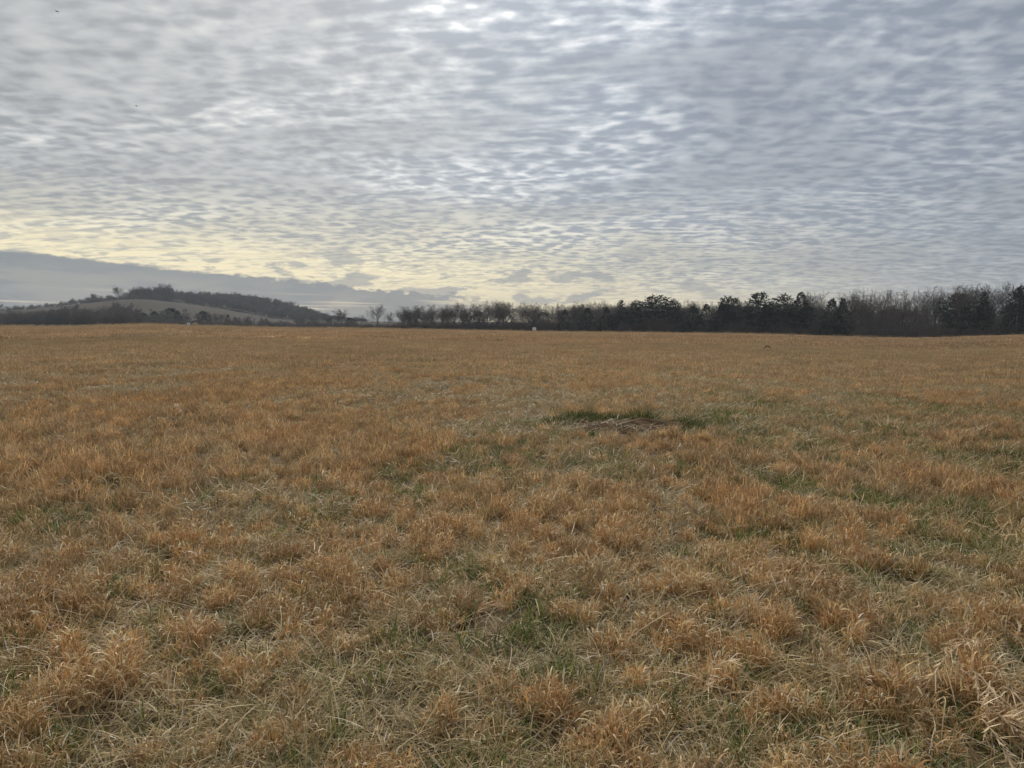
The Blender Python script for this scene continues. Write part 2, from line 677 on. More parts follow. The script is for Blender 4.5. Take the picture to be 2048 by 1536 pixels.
def make_sources():
    R = random.Random(4)
    for i in range(4):        # mid-distance versions
        rr = R.uniform(0.065, 0.11)
        h = R.uniform(0.09, 0.15)
        source('rustm', bundle([blades(32, R, rr, (h * 0.7, h * 1.2), (0.0, 0.3), (0.0, 0.5), (0.0032, 0.0055), 2, c_rust, 0.22, 0, 0.9),
                                blades(44, R, rr * 1.15, (0.05, 0.13), (0.1, 0.9), (0.7, 2.2), (0.0045, 0.0075), 2, c_rust, 0.25, h * 0.75),
                                blades(12, R, rr * 1.2, (0.05, 0.11), (0.2, 1.1), (0.8, 2.0), (0.004, 0.007), 2, c_pale, 0.2, h * 0.85)]))
    for i in range(4):
        source('strawm', bundle([blades(40, R, 0.20, (0.08, 0.22), (0.9, 1.5), (-0.1, 0.9), (0.005, 0.008), 2, c_straw, 0.25, 0.05),
                                 blades(16, R, 0.18, (0.04, 0.10), (0.2, 1.0), (0.3, 1.4), (0.005, 0.008), 2, c_straw, 0.25, 0.02)]))
    for i in range(3):
        source('greenm', bundle([blades(32, R, 0.13, (0.06, 0.14), (0.15, 1.0), (0.2, 1.2), (0.006, 0.010), 2, c_green, 0.25, 0, 0.8),
                                 blades(10, R, 0.16, (0.08, 0.22), (0.5, 1.3), (0.2, 1.0), (0.005, 0.008), 2, c_straw, 0.25, 0.02)]))
    for i in range(5):        # one-metre patches
        source('patch', bundle([blades(300, R, 0.75, (0.07, 0.19), (0.0, 0.6), (0.0, 1.2), (0.010, 0.020), 2, c_far, 0.25, 0),
                                blades(90, R, 0.75, (0.08, 0.20), (0.8, 1.4), (0.0, 0.6), (0.010, 0.018), 2, c_straw, 0.25, 0.06),
                                blades(50, R, 0.75, (0.08, 0.20), (0.1, 0.9), (0.2, 1.2), (0.012, 0.02), 2, c_green, 0.25, 0)]))
    for i in range(5):        # far patches, three metres and more
        source('far', bundle([blades(520, R, 2.3, (0.12, 0.30), (0.0, 0.5), (0.0, 0.9), (0.05, 0.11), 2, c_far, 0.22, 0),
                              blades(60, R, 2.3, (0.12, 0.28), (0.3, 1.1), (0.0, 0.6), (0.04, 0.09), 2, c_straw, 0.25, 0.06)]))
    for i in range(4):        # taller pale weeds along the field margin
        source('weed', bundle([blades(26, R, 0.8, (0.5, 1.25), (0.0, 0.25), (0.0, 0.5), (0.02, 0.045), 3, c_straw, 0.3, 0),
                               blades(40, R, 0.9, (0.3, 0.7), (0.0, 0.5), (0.0, 0.8), (0.03, 0.05), 2, c_far, 0.25, 0)]))
    for i in range(3):        # tiny stalks that stand out of the sward
        source('stalk', bundle([blades(1, R, 0.01, (0.30, 0.55), (0.05, 0.5), (0.1, 1.2), (0.0035, 0.0055), 6, lambda r: (0.70, 0.58, 0.38), 0.1, 0)]))


make_sources()


def scatter(name, coll, P, rot, scl, idx, tone, label, cat=None):
    me = bpy.data.meshes.new(name)
    n = len(P)
    me.vertices.add(n)
    me.vertices.foreach_set('co', np.asarray(P, np.float32).ravel())
    for nm, ty, key, arr in (('rot', 'FLOAT_VECTOR', 'vector', rot), ('scl', 'FLOAT_VECTOR', 'vector', scl),
                             ('idx', 'INT', 'value', idx), ('tone', 'FLOAT_COLOR', 'color', tone)):
        if arr is None:
            continue
        at = me.attributes.new(nm, ty, 'POINT')
        arr = np.asarray(arr)
        arr = arr.astype(np.int32) if ty == 'INT' else arr.astype(np.float32)
        if ty == 'FLOAT_COLOR':
            arr = np.concatenate([arr, np.ones((n, 1), np.float32)], 1)
        at.data.foreach_set(key, arr.ravel())
    me.update()
    o = link(name, me)
    ng = bpy.data.node_groups.new(name + "_scatter", 'GeometryNodeTree')
    ng.interface.new_socket("Geometry", in_out='INPUT', socket_type='NodeSocketGeometry')
    ng.interface.new_socket("Geometry", in_out='OUTPUT', socket_type='NodeSocketGeometry')
    N, L = ng.nodes, ng.links
    gi, go = N.new('NodeGroupInput'), N.new('NodeGroupOutput')
    ci = N.new('GeometryNodeCollectionInfo')
    ci.inputs['Collection'].default_value = coll
    ci.inputs['Separate Children'].default_value = True
    ci.inputs['Reset Children'].default_value = True
    ip = N.new('GeometryNodeInstanceOnPoints')
    ip.inputs['Pick Instance'].default_value = True
    L.new(gi.outputs[0], ip.inputs['Points'])
    L.new(ci.outputs[0], ip.inputs['Instance'])

    def named(nm, ty):
        a = N.new('GeometryNodeInputNamedAttribute')
        a.data_type = ty
        a.inputs['Name'].default_value = nm
        return a.outputs['Attribute']
    L.new(named('idx', 'INT'), ip.inputs['Instance Index'])
    er = N.new('FunctionNodeEulerToRotation')
    L.new(named('rot', 'FLOAT_VECTOR'), er.inputs[0])
    L.new(er.outputs[0], ip.inputs['Rotation'])
    L.new(named('scl', 'FLOAT_VECTOR'), ip.inputs['Scale'])
    L.new(ip.outputs[0], go.inputs[0])
    md = o.modifiers.new("scatter", 'NODES')
    md.node_group = ng
    tag(o, label, cat, None, 'stuff')
    return o


# where the photograph shows green, matted or strongly rust areas (pixel, row, size in px, kind)
SPOTS = [(560, 970, 70, 'g'), (270, 1165, 75, 'g'), (700, 1185, 55, 'g'), (1790, 1230, 80, 'g'), (1520, 1385, 70, 'g'), (1880, 1440, 75, 'g'),
         (300, 1470, 110, 'g'), (680, 1475, 70, 'g'), (1120, 1345, 60, 'g'), (570, 1290, 45, 'g'), (1160, 1065, 45, 'g'), (430, 985, 60, 'g'),
         (640, 1040, 70, 'g'), (1380, 1095, 60, 'g'), (1560, 965, 60, 'g'), (1950, 1010, 90, 'g'), (1760, 1010, 50, 'g'), (60, 1040, 90, 'g'),
         (1040, 960, 45, 'g'), (120, 1060, 70, 'g'), (360, 1130, 60, 'g'), (860, 1140, 55, 'g'), (1400, 1290, 45, 'g'), (1700, 930, 45, 'g'),
         (1530, 1180, 40, 'g'), (1890, 1130, 60, 'g'), (830, 1290, 60, 'g'), (960, 1230, 55, 'g'), (1050, 1500, 70, 'g'), (1640, 1440, 60, 'g'),
         (280, 1010, 40, 'g'), (1230, 920, 45, 'g'), (1640, 890, 50, 'g'), (1440, 840, 60, 'g'), (1560, 810, 90, 'g'), (1800, 800, 60, 'g'),
         (100, 1270, 90, 's'), (900, 1350, 100, 's'), (1300, 1440, 110, 's'), (1560, 1490, 110, 's'), (1730, 1510, 90, 's'), (460, 1110, 60, 's'),
         (1250, 1265, 70, 's'), (560, 1090, 60, 's'), (820, 1205, 80, 's'), (1050, 1240, 70, 's'), (1690, 1300, 90, 's'), (260, 1240, 50, 's'),
         (1100, 1150, 90, 's'), (1750, 1090, 60, 's'), (1340, 990, 50, 's'), (780, 1400, 80, 's'), (430, 1440, 70, 's'), (1180, 1400, 70, 's'),
         (1930, 1190, 60, 's'), (1470, 1280, 60, 's'), (660, 1390, 70, 's'), (1830, 1330, 60, 's'),
         (350, 1245, 80, 'o'), (620, 1135, 100, 'o'), (140, 1395, 110, 'o'), (300, 1330, 110, 'o'), (520, 1350, 80, 'o'), (900, 1250, 60, 'o'),
         (1280, 1195, 110, 'o'), (1400, 1385, 70, 'o'), (960, 1390, 60, 'o'), (1600, 1185, 80, 'o'), (1990, 1260, 90, 'o'), (1260, 1030, 120, 'o'),
         (1080, 1000, 100, 'o'), (920, 1040, 100, 'o'), (200, 1100, 110, 'o'), (740, 1095, 80, 'o'), (80, 1190, 90, 'o'), (1650, 1060, 90, 'o'),
         (400, 900, 150, 'o'), (750, 900, 120, 'o'), (250, 830, 200, 'o'), (1480, 1000, 80, 'o'), (1850, 960, 90, 'o'), (1550, 1400, 30, 'o'),
         (1230, 1490, 70, 'o'), (570, 1500, 40, 'o'), (1770, 1420, 90, 'o'), (20, 1460, 70, 'o'), (1100, 1430, 60, 'o')]


def cover(x, y):
    """green, straw and rust weights over the field"""
    wx = x + (fbm(x * 1.3, y * 1.3, 71, 2) - 0.5) * 0.5
    wy = y + (fbm(x * 1.3, y * 1.3, 77, 2) - 0.5) * 0.5
    d = np.hypot(x, y)
    g_ = sstep(fbm(wx * 0.9, wy * 0.75, 21, 3), 0.50, 0.68) * 0.75
    s_ = sstep(fbm(wx * 1.1, wy * 0.85, 41, 3), 0.44, 0.64)
    o_ = sstep(fbm(wx * 0.8, wy * 0.7, 61, 3), 0.40, 0.60)
    big = sstep(fbm(x * 0.11, y * 0.09, 81, 2), 0.42, 0.62)
    g_ = g_ * (0.35 + 0.9 * big)
    o_ = o_ * (1.05 - 0.35 * big) + 0.35
    s_ = s_ * 0.75 + 0.12
    for px, row, r, k in SPOT_XY:
        sx, sy = r[0], r[1]
        q = np.exp(-(((x - px) / sx) ** 2 + ((y - row) / sy) ** 2))
        if k == 'g':
            g_ = g_ + 1.0 * q
            o_ = o_ * (1 - 0.8 * q)
            s_ = s_ * (1 - 0.4 * q)
        elif k == 's':
            s_ = s_ + 0.9 * q
            o_ = o_ * (1 - 0.75 * q)
        else:
            o_ = o_ + 1.0 * q
            g_ = g_ * (1 - 0.7 * q)
            s_ = s_ * (1 - 0.6 * q)
    far = sstep(d, 12, 40)
    g_ = g_ * (1 - 0.4 * far)
    return g_, s_, o_


SPOT_XY = []
for px, row, r, k in SPOTS:
    X, Y = ground_hit(px, row + 10)
    sx = r / F * Y * 1.0
    Y2 = ground_hit(px, row + 10 - r * 0.45)[1]
    SPOT_XY.append((X, Y, (max(sx, 0.12), max((Y2 - Y), 0.12)), k))

# the bare patch in the middle distance
PX0, PY0 = ground_hit(1262, 856)
PRX, PRY = 0.95, 0.45


def on_patch(x, y, grow=1.0):
    e = ((x - PX0) / PRX) ** 2 + ((y - PY0) / PRY) ** 2
    e = e + (fbm(x * 2.2, y * 2.2, 91, 2) - 0.5) * 0.7
    front = ((x - PX0 + 0.12) / (PRX * 1.3)) ** 2 + ((y - (PY0 - 0.45)) / 0.75) ** 2 + (fbm(x * 3.1, y * 3.1, 93, 2) - 0.5) * 1.2
    return (e < grow) | (front < 0.75)


def wedge(n, r0, r1, half):
    """n points evenly spread over a ring sector in front of the camera"""
    r = np.sqrt(RS.uniform(r0 * r0, r1 * r1, n))
    a = RS.uniform(-half, half, n)
    return r * np.sin(a), r * np.cos(a)


def tones(n, x, y, amt=0.18):
    t = np.exp(RS.normal(0, amt, n))[:, None] * np.ones((n, 3))
    hv = fbm(x * 0.9, y * 0.9, 101, 3) - 0.5
    hv = np.where(hv > 0, hv, hv * 0.35) * (1 - 0.75 * sstep(np.hypot(x, y), 14, 45))
    hue = hv[:, None] * np.array([[0.18, -0.07, -0.36]])
    hue2 = (RS.normal(0, 0.06, n))[:, None] * np.array([[0.5, -0.1, -0.6]])
    big = 1 + (fbm(x * 0.06, y * 0.05, 103, 3) - 0.5)[:, None] * 0.35 + (fbm(x * 0.012, y * 0.035, 107, 3) - 0.5)[:, None] * 0.30
    return np.clip(t * (1 + hue + hue2) * big, 0.2, 1.6)


def layer(name, kind, x, y, smin, smax, lean, label, zoff=0.0, zscale=None, tone_mul=(1, 1, 1), amt=0.18):
    n = len(x)
    z = height(x, y) + zoff
    rot = np.stack([RS.normal(0, lean, n), RS.normal(0, lean, n), RS.uniform(0, 6.283, n)], 1)
    s = RS.uniform(smin, smax, n)
    sz = s if zscale is None else s * zscale
    scl = np.stack([s, s, sz], 1)
    coll = SRC[kind]
    idx = RS.randint(0, len(coll.objects), n)
    tn = tones(n, x, y, amt) * np.array([tone_mul])
    return scatter(name, coll, np.stack([x, y, z], 1), rot, scl, idx, tn, label)


def tri_mesh(name, V, Fq, Ft, C, mat):
    """mesh from quads and triangles held in arrays"""
    me = bpy.data.meshes.new(name)
    me.vertices.add(len(V))
    me.vertices.foreach_set('co', V.astype(np.float32).ravel())
    nl = Fq.size + Ft.size
    me.loops.add(nl)
    me.loops.foreach_set('vertex_index', np.concatenate([Fq.ravel(), Ft.ravel()]).astype(np.int32))
    npoly = len(Fq) + len(Ft)
    me.polygons.add(npoly)
    me.polygons.foreach_set('loop_start', np.concatenate([np.arange(len(Fq)) * 4, Fq.size + np.arange(len(Ft)) * 3]).astype(np.int32))
    me.materials.append(mat)
    if C is not None:
        at = me.attributes.new('bcol', 'FLOAT_COLOR', 'POINT')
        c4 = np.ones((len(V), 4), np.float32)
        c4[:, :3] = C
        at.data.foreach_set('color', c4.ravel())
    me.update(calc_edges=True)
    me.validate()
    return me


def ribbon_field(P, az, L, th, bd, w, col, nseg, curl=0.35, floor=True):
    """many curved ribbons at once: P roots, az heading, L length, th start tilt, bd bend, w width"""
    n = len(P)
    p = P.copy()
    base = P[:, 2].copy()
    cu = RS.normal(0, curl, n)
    tw = RS.uniform(-0.9, 0.9, n)
    rows = []
    for j in range(nseg + 1):
        t = j / nseg
        ang = th + bd * t ** 1.4
        aa = az + cu * t
        if j < nseg:
            q = (w * 0.5 * (1 - 0.75 * t ** 2))[:, None]
            side = np.stack([-np.sin(aa + tw), np.cos(aa + tw), 0.25 * np.sin(tw * 3)], 1)
            rows.append(p - side * q)
            rows.append(p + side * q)
            p = p + np.stack([np.sin(ang) * np.cos(aa), np.sin(ang) * np.sin(aa), np.cos(ang)], 1) * (L / nseg)[:, None]
            if floor:
                gz = height(p[:, 0], p[:, 1]) + 0.006
                p[:, 2] = np.maximum(p[:, 2], gz)
        else:
            rows.append(p)
    k = len(rows)
    V = np.stack(rows, 1).reshape(-1, 3)
    C = np.repeat(col, k, axis=0)
    off = (np.arange(n) * k)[:, None]
    Fq = np.concatenate([off + np.array([[2 * j, 2 * j + 1, 2 * j + 3, 2 * j + 2]]) for j in range(nseg - 1)], 0)
    e = 2 * (nseg - 1)
    Ft = off + np.array([[e, e + 1, e + 2]])
    return V, Fq, Ft, C


def pick(n, table):
    """random colours out of (weight, rgb) rows"""
    wts = np.array([t[0] for t in table], float)
    i = RS.choice(len(table), n, p=wts / wts.sum())
    return np.array([t[1] for t in table])[i]


K_RUST = [(0.36, (0.41, 0.275, 0.138)), (0.32, (0.47, 0.35, 0.192)), (0.16, (0.36, 0.215, 0.098)), (0.16, (0.62, 0.50, 0.31))]
K_CURL = [(0.42, (0.56, 0.42, 0.22)), (0.44, (0.76, 0.66, 0.43)), (0.14, (0.45, 0.29, 0.13))]
K_STRAW = [(0.30, (0.52, 0.455, 0.275)), (0.30, (0.38, 0.33, 0.185)), (0.12, (0.42, 0.32, 0.165)), (0.16, (0.76, 0.68, 0.48)), (0.12, (0.21, 0.22, 0.085))]
K_GREEN = [(0.5, (0.095, 0.155, 0.040)), (0.28, (0.185, 0.215, 0.070)), (0.22, (0.38, 0.335, 0.16))]


def strands(name, label, cx, cy, per, rr, hh, spec, table, tone):
    """blades gathered round tuft centres. spec: (rise, L lo/hi as share of hh, tilt, bend, width, nseg, outward)"""
    rise, Lr, tl, bn, wd, nseg, outw = spec
    n = len(cx)
    m = n * per
    i = np.repeat(np.arange(n), per)
    r = rr[i] * np.sqrt(RS.rand(m))
    a = RS.uniform(0, 6.2832, m)
    x, y = cx[i] + r * np.cos(a), cy[i] + r * np.sin(a)
    dome = 1 - 0.45 * (r / rr[i]) ** 2
    z = height(x, y) + rise * hh[i] * RS.rand(m) * dome
    az = np.where(RS.rand(m) < outw, a + RS.normal(0, 0.8, m), RS.uniform(0, 6.2832, m))
    L = hh[i] * RS.uniform(Lr[0], Lr[1], m) * (dome if rise == 0 else 1)
    th = RS.uniform(tl[0], tl[1], m)
    bd = RS.uniform(bn[0], bn[1], m)
    w = RS.uniform(wd[0], wd[1], m)
    col = pick(m, table) * np.exp(RS.normal(0, 0.22, m))[:, None] * tone[i]
    return ribbon_field(np.stack([x, y, z], 1), az, L, th, bd, w, np.clip(col, 0, 0.85), nseg)


def join(parts):
    Vs, Qs, Ts, Cs, k = [], [], [], [], 0
    for V, Q, T, C in parts:
        Vs.append(V)
        Qs.append(Q + k)
        Ts.append(T + k)
        Cs.append(C)
        k += len(V)
    return np.concatenate(Vs), np.concatenate(Qs), np.concatenate(Ts), np.concatenate(Cs)


NEAR0, NEAR1 = 5.6, 8.2


def near_grass():
    def pts(dens, half=rad(41)):
        x, y = wedge(int(half * NEAR1 ** 2 * dens), 1.3, NEAR1, half)
        k = RS.rand(len(x)) > sstep(np.hypot(x, y), NEAR0, NEAR1)
        x2, y2 = wedge(int(half * 3.9 ** 2 * dens * 0.7), 1.6, 3.9, half)
        k2 = RS.rand(len(x2)) > sstep(np.hypot(x2, y2), 2.7, 3.9)
        return np.concatenate([x[k], x2[k2]]), np.concatenate([y[k], y2[k2]])
    # rust tufts
    x, y = pts(35)
    g_, s_, o_ = cover(x, y)
    k = RS.rand(len(x)) < np.clip(o_ * 0.85, 0.03, 1)
    x, y, o_ = x[k], y[k], o_[k]
    n = len(x)
    rr = RS.uniform(0.05, 0.105, n)
    hh = RS.uniform(0.075, 0.155, n) * (0.75 + 0.40 * np.clip(o_, 0, 1.1))
    tn = tones(n, x, y, 0.16)
    far = sstep(np.hypot(x, y), 3, 8)
    parts = [strands('', '', x, y, 42, rr, hh, (0.0, (0.65, 1.25), (0.0, 0.28), (0.0, 0.45), (0.0026, 0.0046), 3, 0.7), K_RUST, tn),
             strands('', '', x, y, 64, rr * 1.08, hh, (0.85, (0.30, 0.75), (0.1, 1.0), (0.8, 2.5), (0.0032, 0.0062), 3, 0.6), K_RUST, tn),
             strands('', '', x, y, 36, rr * 1.12, hh, (1.0, (0.25, 0.60), (0.2, 1.2), (0.9, 2.4), (0.0042, 0.0085), 3, 0.5), K_CURL, tn)]
    o = link("rust_grass", tri_mesh("rust_grass", *join(parts), M_STALK))
    tag(o, "upright rusty orange dry grass tufts covering the near field", 'grass', None, 'stuff')
    # straw
    x, y = pts(58)
    g_, s_, o_ = cover(x, y)
    k = RS.rand(len(x)) < np.clip(0.58 + s_ * 0.6 - g_ * 0.45, 0.32, 1)
    x, y = x[k], y[k]
    n = len(x)
    rr = np.full(n, 0.17)
    hh = RS.uniform(0.11, 0.19, n)
    tn = tones(n, x, y, 0.14)
    parts = [strands('', '', x, y, 50, rr, hh, (0.20, (0.4, 1.35), (0.9, 1.5), (-0.1, 0.9), (0.0026, 0.0060), 3, 0.2), K_STRAW, tn),
             strands('', '', x, y, 20, rr, hh, (0.22, (0.25, 0.7), (0.2, 1.1), (0.4, 1.8), (0.0026, 0.0056), 3, 0.2), K_STRAW, tn)]
    o = link("matted_straw", tri_mesh("matted_straw", *join(parts), M_STALK))
    tag(o, "pale flattened straw matted between the tufts", 'straw', None, 'stuff')
    # green
    x, y = pts(30)
    g_, s_, o_ = cover(x, y)
    k = RS.rand(len(x)) < np.clip(0.16 + g_ * 1.0, 0, 1)
    x, y = x[k], y[k]
    n = len(x)
    rr = RS.uniform(0.06, 0.13, n)
    hh = RS.uniform(0.08, 0.15, n)
    parts = [strands('', '', x, y, 46, rr, hh, (0.0, (0.6, 1.35), (0.1, 0.95), (0.2, 1.4), (0.0042, 0.0080), 3, 0.7), K_GREEN, tones(n, x, y, 0.16))]
    o = link("green_grass", tri_mesh("green_grass", *join(parts), M_STALK))
    tag(o, "living green grass blades showing among the dry tufts", 'grass', None, 'stuff')
    # long loose stems lying across everything
    x, y = pts(20)
    n = len(x)
    P = np.stack([x, y, height(x, y) + RS.uniform(0.02, 0.09, n)], 1)
    col = pick(n, [(0.5, (0.68, 0.57, 0.38)), (0.5, (0.54, 0.44, 0.28))]) * np.exp(RS.normal(0, 0.2, n))[:, None]
    V = ribbon_field(P, RS.uniform(0, 6.2832, n), RS.uniform(0.10, 0.30, n), RS.uniform(0.9, 1.5, n), RS.uniform(0, 0.6, n), RS.uniform(0.0030, 0.0060, n), np.clip(col, 0, 0.85), 4)
    o = link("fallen_stems", tri_mesh("fallen_stems", *V, M_STALK))
    tag(o, "long pale dry stems fallen across the tufts", 'straw', None, 'stuff')


def grass():
    half = rad(43)
    near_grass()
    # mid distance
    x, y = wedge(int(half * 34 ** 2 * 44), NEAR0 - 0.6, 34, half)
    d = np.hypot(x, y)
    k = (RS.rand(len(x)) < sstep(d, NEAR0 - 0.6, NEAR1 - 0.4)) & (RS.rand(len(x)) > sstep(d, 24, 34))
    x, y = x[k], y[k]
    g_, s_, o_ = cover(x, y)
    sel = RS.rand(len(x)) * np.maximum(g_ + s_ + o_, 0.9)
    p = on_patch(x, y)
    kg = (sel < g_) & ~p
    ks = (sel >= g_) & (sel < g_ + s_)
    ko = (sel >= g_ + s_) & (sel < g_ + s_ + o_) & ~p
    layer("rust_grass", 'rustm', x[ko], y[ko], 0.65, 1.15, 0.14, "rusty dry grass tufts in the middle of the field", 0, 0.7 + 0.5 * np.clip(o_[ko], 0, 1.2))
    layer("matted_straw", 'strawm', x[ks], y[ks], 0.9, 1.4, 0.10, "pale flattened straw in the middle of the field")
    layer("green_grass", 'greenm', x[kg], y[kg], 0.8, 1.2, 0.12, "green grass showing in the middle of the field")
    # patches, 24-90 m
    x, y = wedge(int(half * 95 ** 2 * 2.3), 22, 95, half)
    d = np.hypot(x, y)
    k = (RS.rand(len(x)) < sstep(d, 24, 34)) & (RS.rand(len(x)) > sstep(d, 75, 95))
    x, y = x[k], y[k]
    layer("field_grass", 'patch', x, y, 0.8, 1.25, 0.05, "even tan grass in the far half of the field", 0, 0.75 + 0.6 * fbm(x * 0.4, y * 0.4, 111, 2), amt=0.12)
    # far patches, 75-340 m
    x, y = wedge(int(half * 345 ** 2 * 0.26), 70, 345, half)
    d = np.hypot(x, y)
    u = x / np.maximum(y, 1)
    D = edge_at(1024 + u * F)
    k = (RS.rand(len(x)) < sstep(d, 75, 95)) & (y < D + 6)
    x, y = x[k], y[k]
    layer("field_grass", 'far', x, y, 0.8, 1.3, 0.03, "smooth tan grass reaching to the far field margin", 0, None, amt=0.10)
    # weeds along the margin
    px = RS.uniform(-250, 2300, 3400)
    D = edge_at(px)
    y = D + RS.normal(0, 2.2, len(px)) - 1.0
    x = (px - 1024) / F * y
    k = RS.rand(len(px)) < np.where(px < 1150, 0.9, np.where(px < 1600, 0.6, 0.4)) * (0.35 + 1.1 * vnoise(px * 0.03, px * 0 + 3.3, 9))
    layer("margin_weeds", 'weed', x[k], y[k], 0.6, 1.15, 0.05, "pale dead weeds standing along the far field margin", amt=0.15)
    # single pale stalks poking out
    x, y = wedge(900, 3, 60, half)
    layer("loose_stalks", 'stalk', x, y, 0.6, 1.15, 0.3, "single pale stalks poking out of the sward", 0.03)


grass()


# ------------------------------------------------------------------ trees
def tube(P, R, k):
    """tapered tube along points P with radii R, k sides"""
    P = np.asarray(P)
    n = len(P)
    T = np.gradient(P, axis=0)
    T /= np.linalg.norm(T, axis=1)[:, None] + 1e-9
    ref = np.array([0.31, 0.87, 0.38]) if abs(T[0][2]) > 0.7 else np.array([0.1, 0.2, 0.97])
    A = np.cross(T, ref)
    A /= np.linalg.norm(A, axis=1)[:, None] + 1e-9
    B = np.cross(T, A)
    V = []
    for j in range(k):
        a = 2 * math.pi * j / k
        V.append(P + (A * math.cos(a) + B * math.sin(a)) * np.asarray(R)[:, None])
    V = np.stack(V, 1).reshape(-1, 3)
    Fq = [(i * k + j, i * k + (j + 1) % k, (i + 1) * k + (j + 1) % k, (i + 1) * k + j) for i in range(n - 1) for j in range(k)]
    return V.tolist(), Fq


class Buf:
    def __init__(self):
        self.V, self.F = [], []

    def put(self, vf):
        k = len(self.V)
        self.V += vf[0]
        self.F += [tuple(i + k for i in f) for f in vf[1]]

    def mesh(self, name, mat):
        return mesh_np(name, np.array(self.V), self.F, mat)


def bare_tree(rnd, H, spread=1.0, fork=0.35, lean=0.0, twig=1.0, nl=8):
    """winter tree: (trunk+limbs buffer, twig buffer)"""
    wood, fine = Buf(), Buf()

    def grow(p, d, L, r, lev):
        n = (6, 5, 4, 3, 2)[lev]
        P, R = [p], [r]
        q = np.array(p, float)
        dd = np.array(d, float)
        up = (0.02, 0.10, 0.07, 0.04, 0.0)[lev]
        wob = (0.07, 0.16, 0.20, 0.24, 0.3)[lev]
        for i in range(n):
            dd = dd + np.array([rnd.gauss(0, wob), rnd.gauss(0, wob), rnd.gauss(0, wob) + up])
            dd /= np.linalg.norm(dd)
            q = q + dd * L / n
            P.append(q.copy())
            R.append(r * (1 - 0.78 * (i + 1) / n))
        if lev <= 1:
            wood.put(tube(P, R, 5 if lev == 0 else 4))
        elif lev == 2:
            wood.put(tube(P, np.maximum(R, 0.016), 3))
        else:
            w = (0.030, 0.022)[lev - 3] * twig
            sd = np.array([rnd.gauss(0, 1), rnd.gauss(0, 1), rnd.gauss(0, 0.4)])
            sd = sd / np.linalg.norm(sd)
            V = []
            for i, a in enumerate(P):
                ww = w * (1 - 0.55 * i / n)
                V += [(a - sd * ww).tolist(), (a + sd * ww).tolist()]
            fine.put((V, [(2 * i, 2 * i + 1, 2 * i + 3, 2 * i + 2) for i in range(n)]))
        if lev == 4:
            return
        cnt = (nl + 2, 8, 6, 5)[lev]
        for c in range(cnt):
            t0 = (fork, 0.22, 0.15, 0.1)[lev]
            t = t0 + (1 - t0) * (c + rnd.random()) / cnt
            f = t * n
            i = min(int(f), n - 1)
            o = P[i] + (P[i + 1] - P[i]) * (f - i)
            base = P[i + 1] - P[i]
            base = base / np.linalg.norm(base)
            a = rnd.random() * 6.283 if lev else c * 2.4 + rnd.random()
            perp = np.cross(base, [math.cos(a), math.sin(a), 0.3])
            perp /= np.linalg.norm(perp) + 1e-9
            ang = rnd.uniform(0.45, 1.0) * (spread if lev == 0 else 1.05)
            nd = base * math.cos(ang) + perp * math.sin(ang)
            ll = L * (rnd.uniform(0.55, 0.85), rnd.uniform(0.45, 0.68), rnd.uniform(0.42, 0.62), rnd.uniform(0.4, 0.65))[lev]
            ll *= (1.12 - 0.45 * t) if lev == 0 else (1.1 - 0.35 * t)
            grow(o, nd, ll, max(R[i] * 0.62, 0.012), lev + 1)

    grow(np.zeros(3) + [0, 0, -0.15], (lean, 0.0, 1.0), H * 0.82, H * 0.020, 0)
    return wood, fine


def spray(buf, p, d, L, w, rnd, nn=5):
    """a tuft of needle fans at p pointing along d"""
    for _ in range(nn):
        dd = d + np.array([rnd.gauss(0, 0.45), rnd.gauss(0, 0.45), rnd.gauss(0.12, 0.25)])
        dd = dd / np.linalg.norm(dd)
        s = np.cross(dd, [rnd.gauss(0, 0.35), rnd.gauss(0, 0.35), 1])
        s = s / (np.linalg.norm(s) + 1e-9)
        e = p + dd * L * rnd.uniform(0.6, 1.2)
        m = p + (e - p) * 0.55
        ww = w * rnd.uniform(0.6, 1.3)
        buf.put(([p.tolist(), (m - s * ww).tolist(), e.tolist(), (m + s * ww).tolist()], [(0, 1, 2, 3)]))


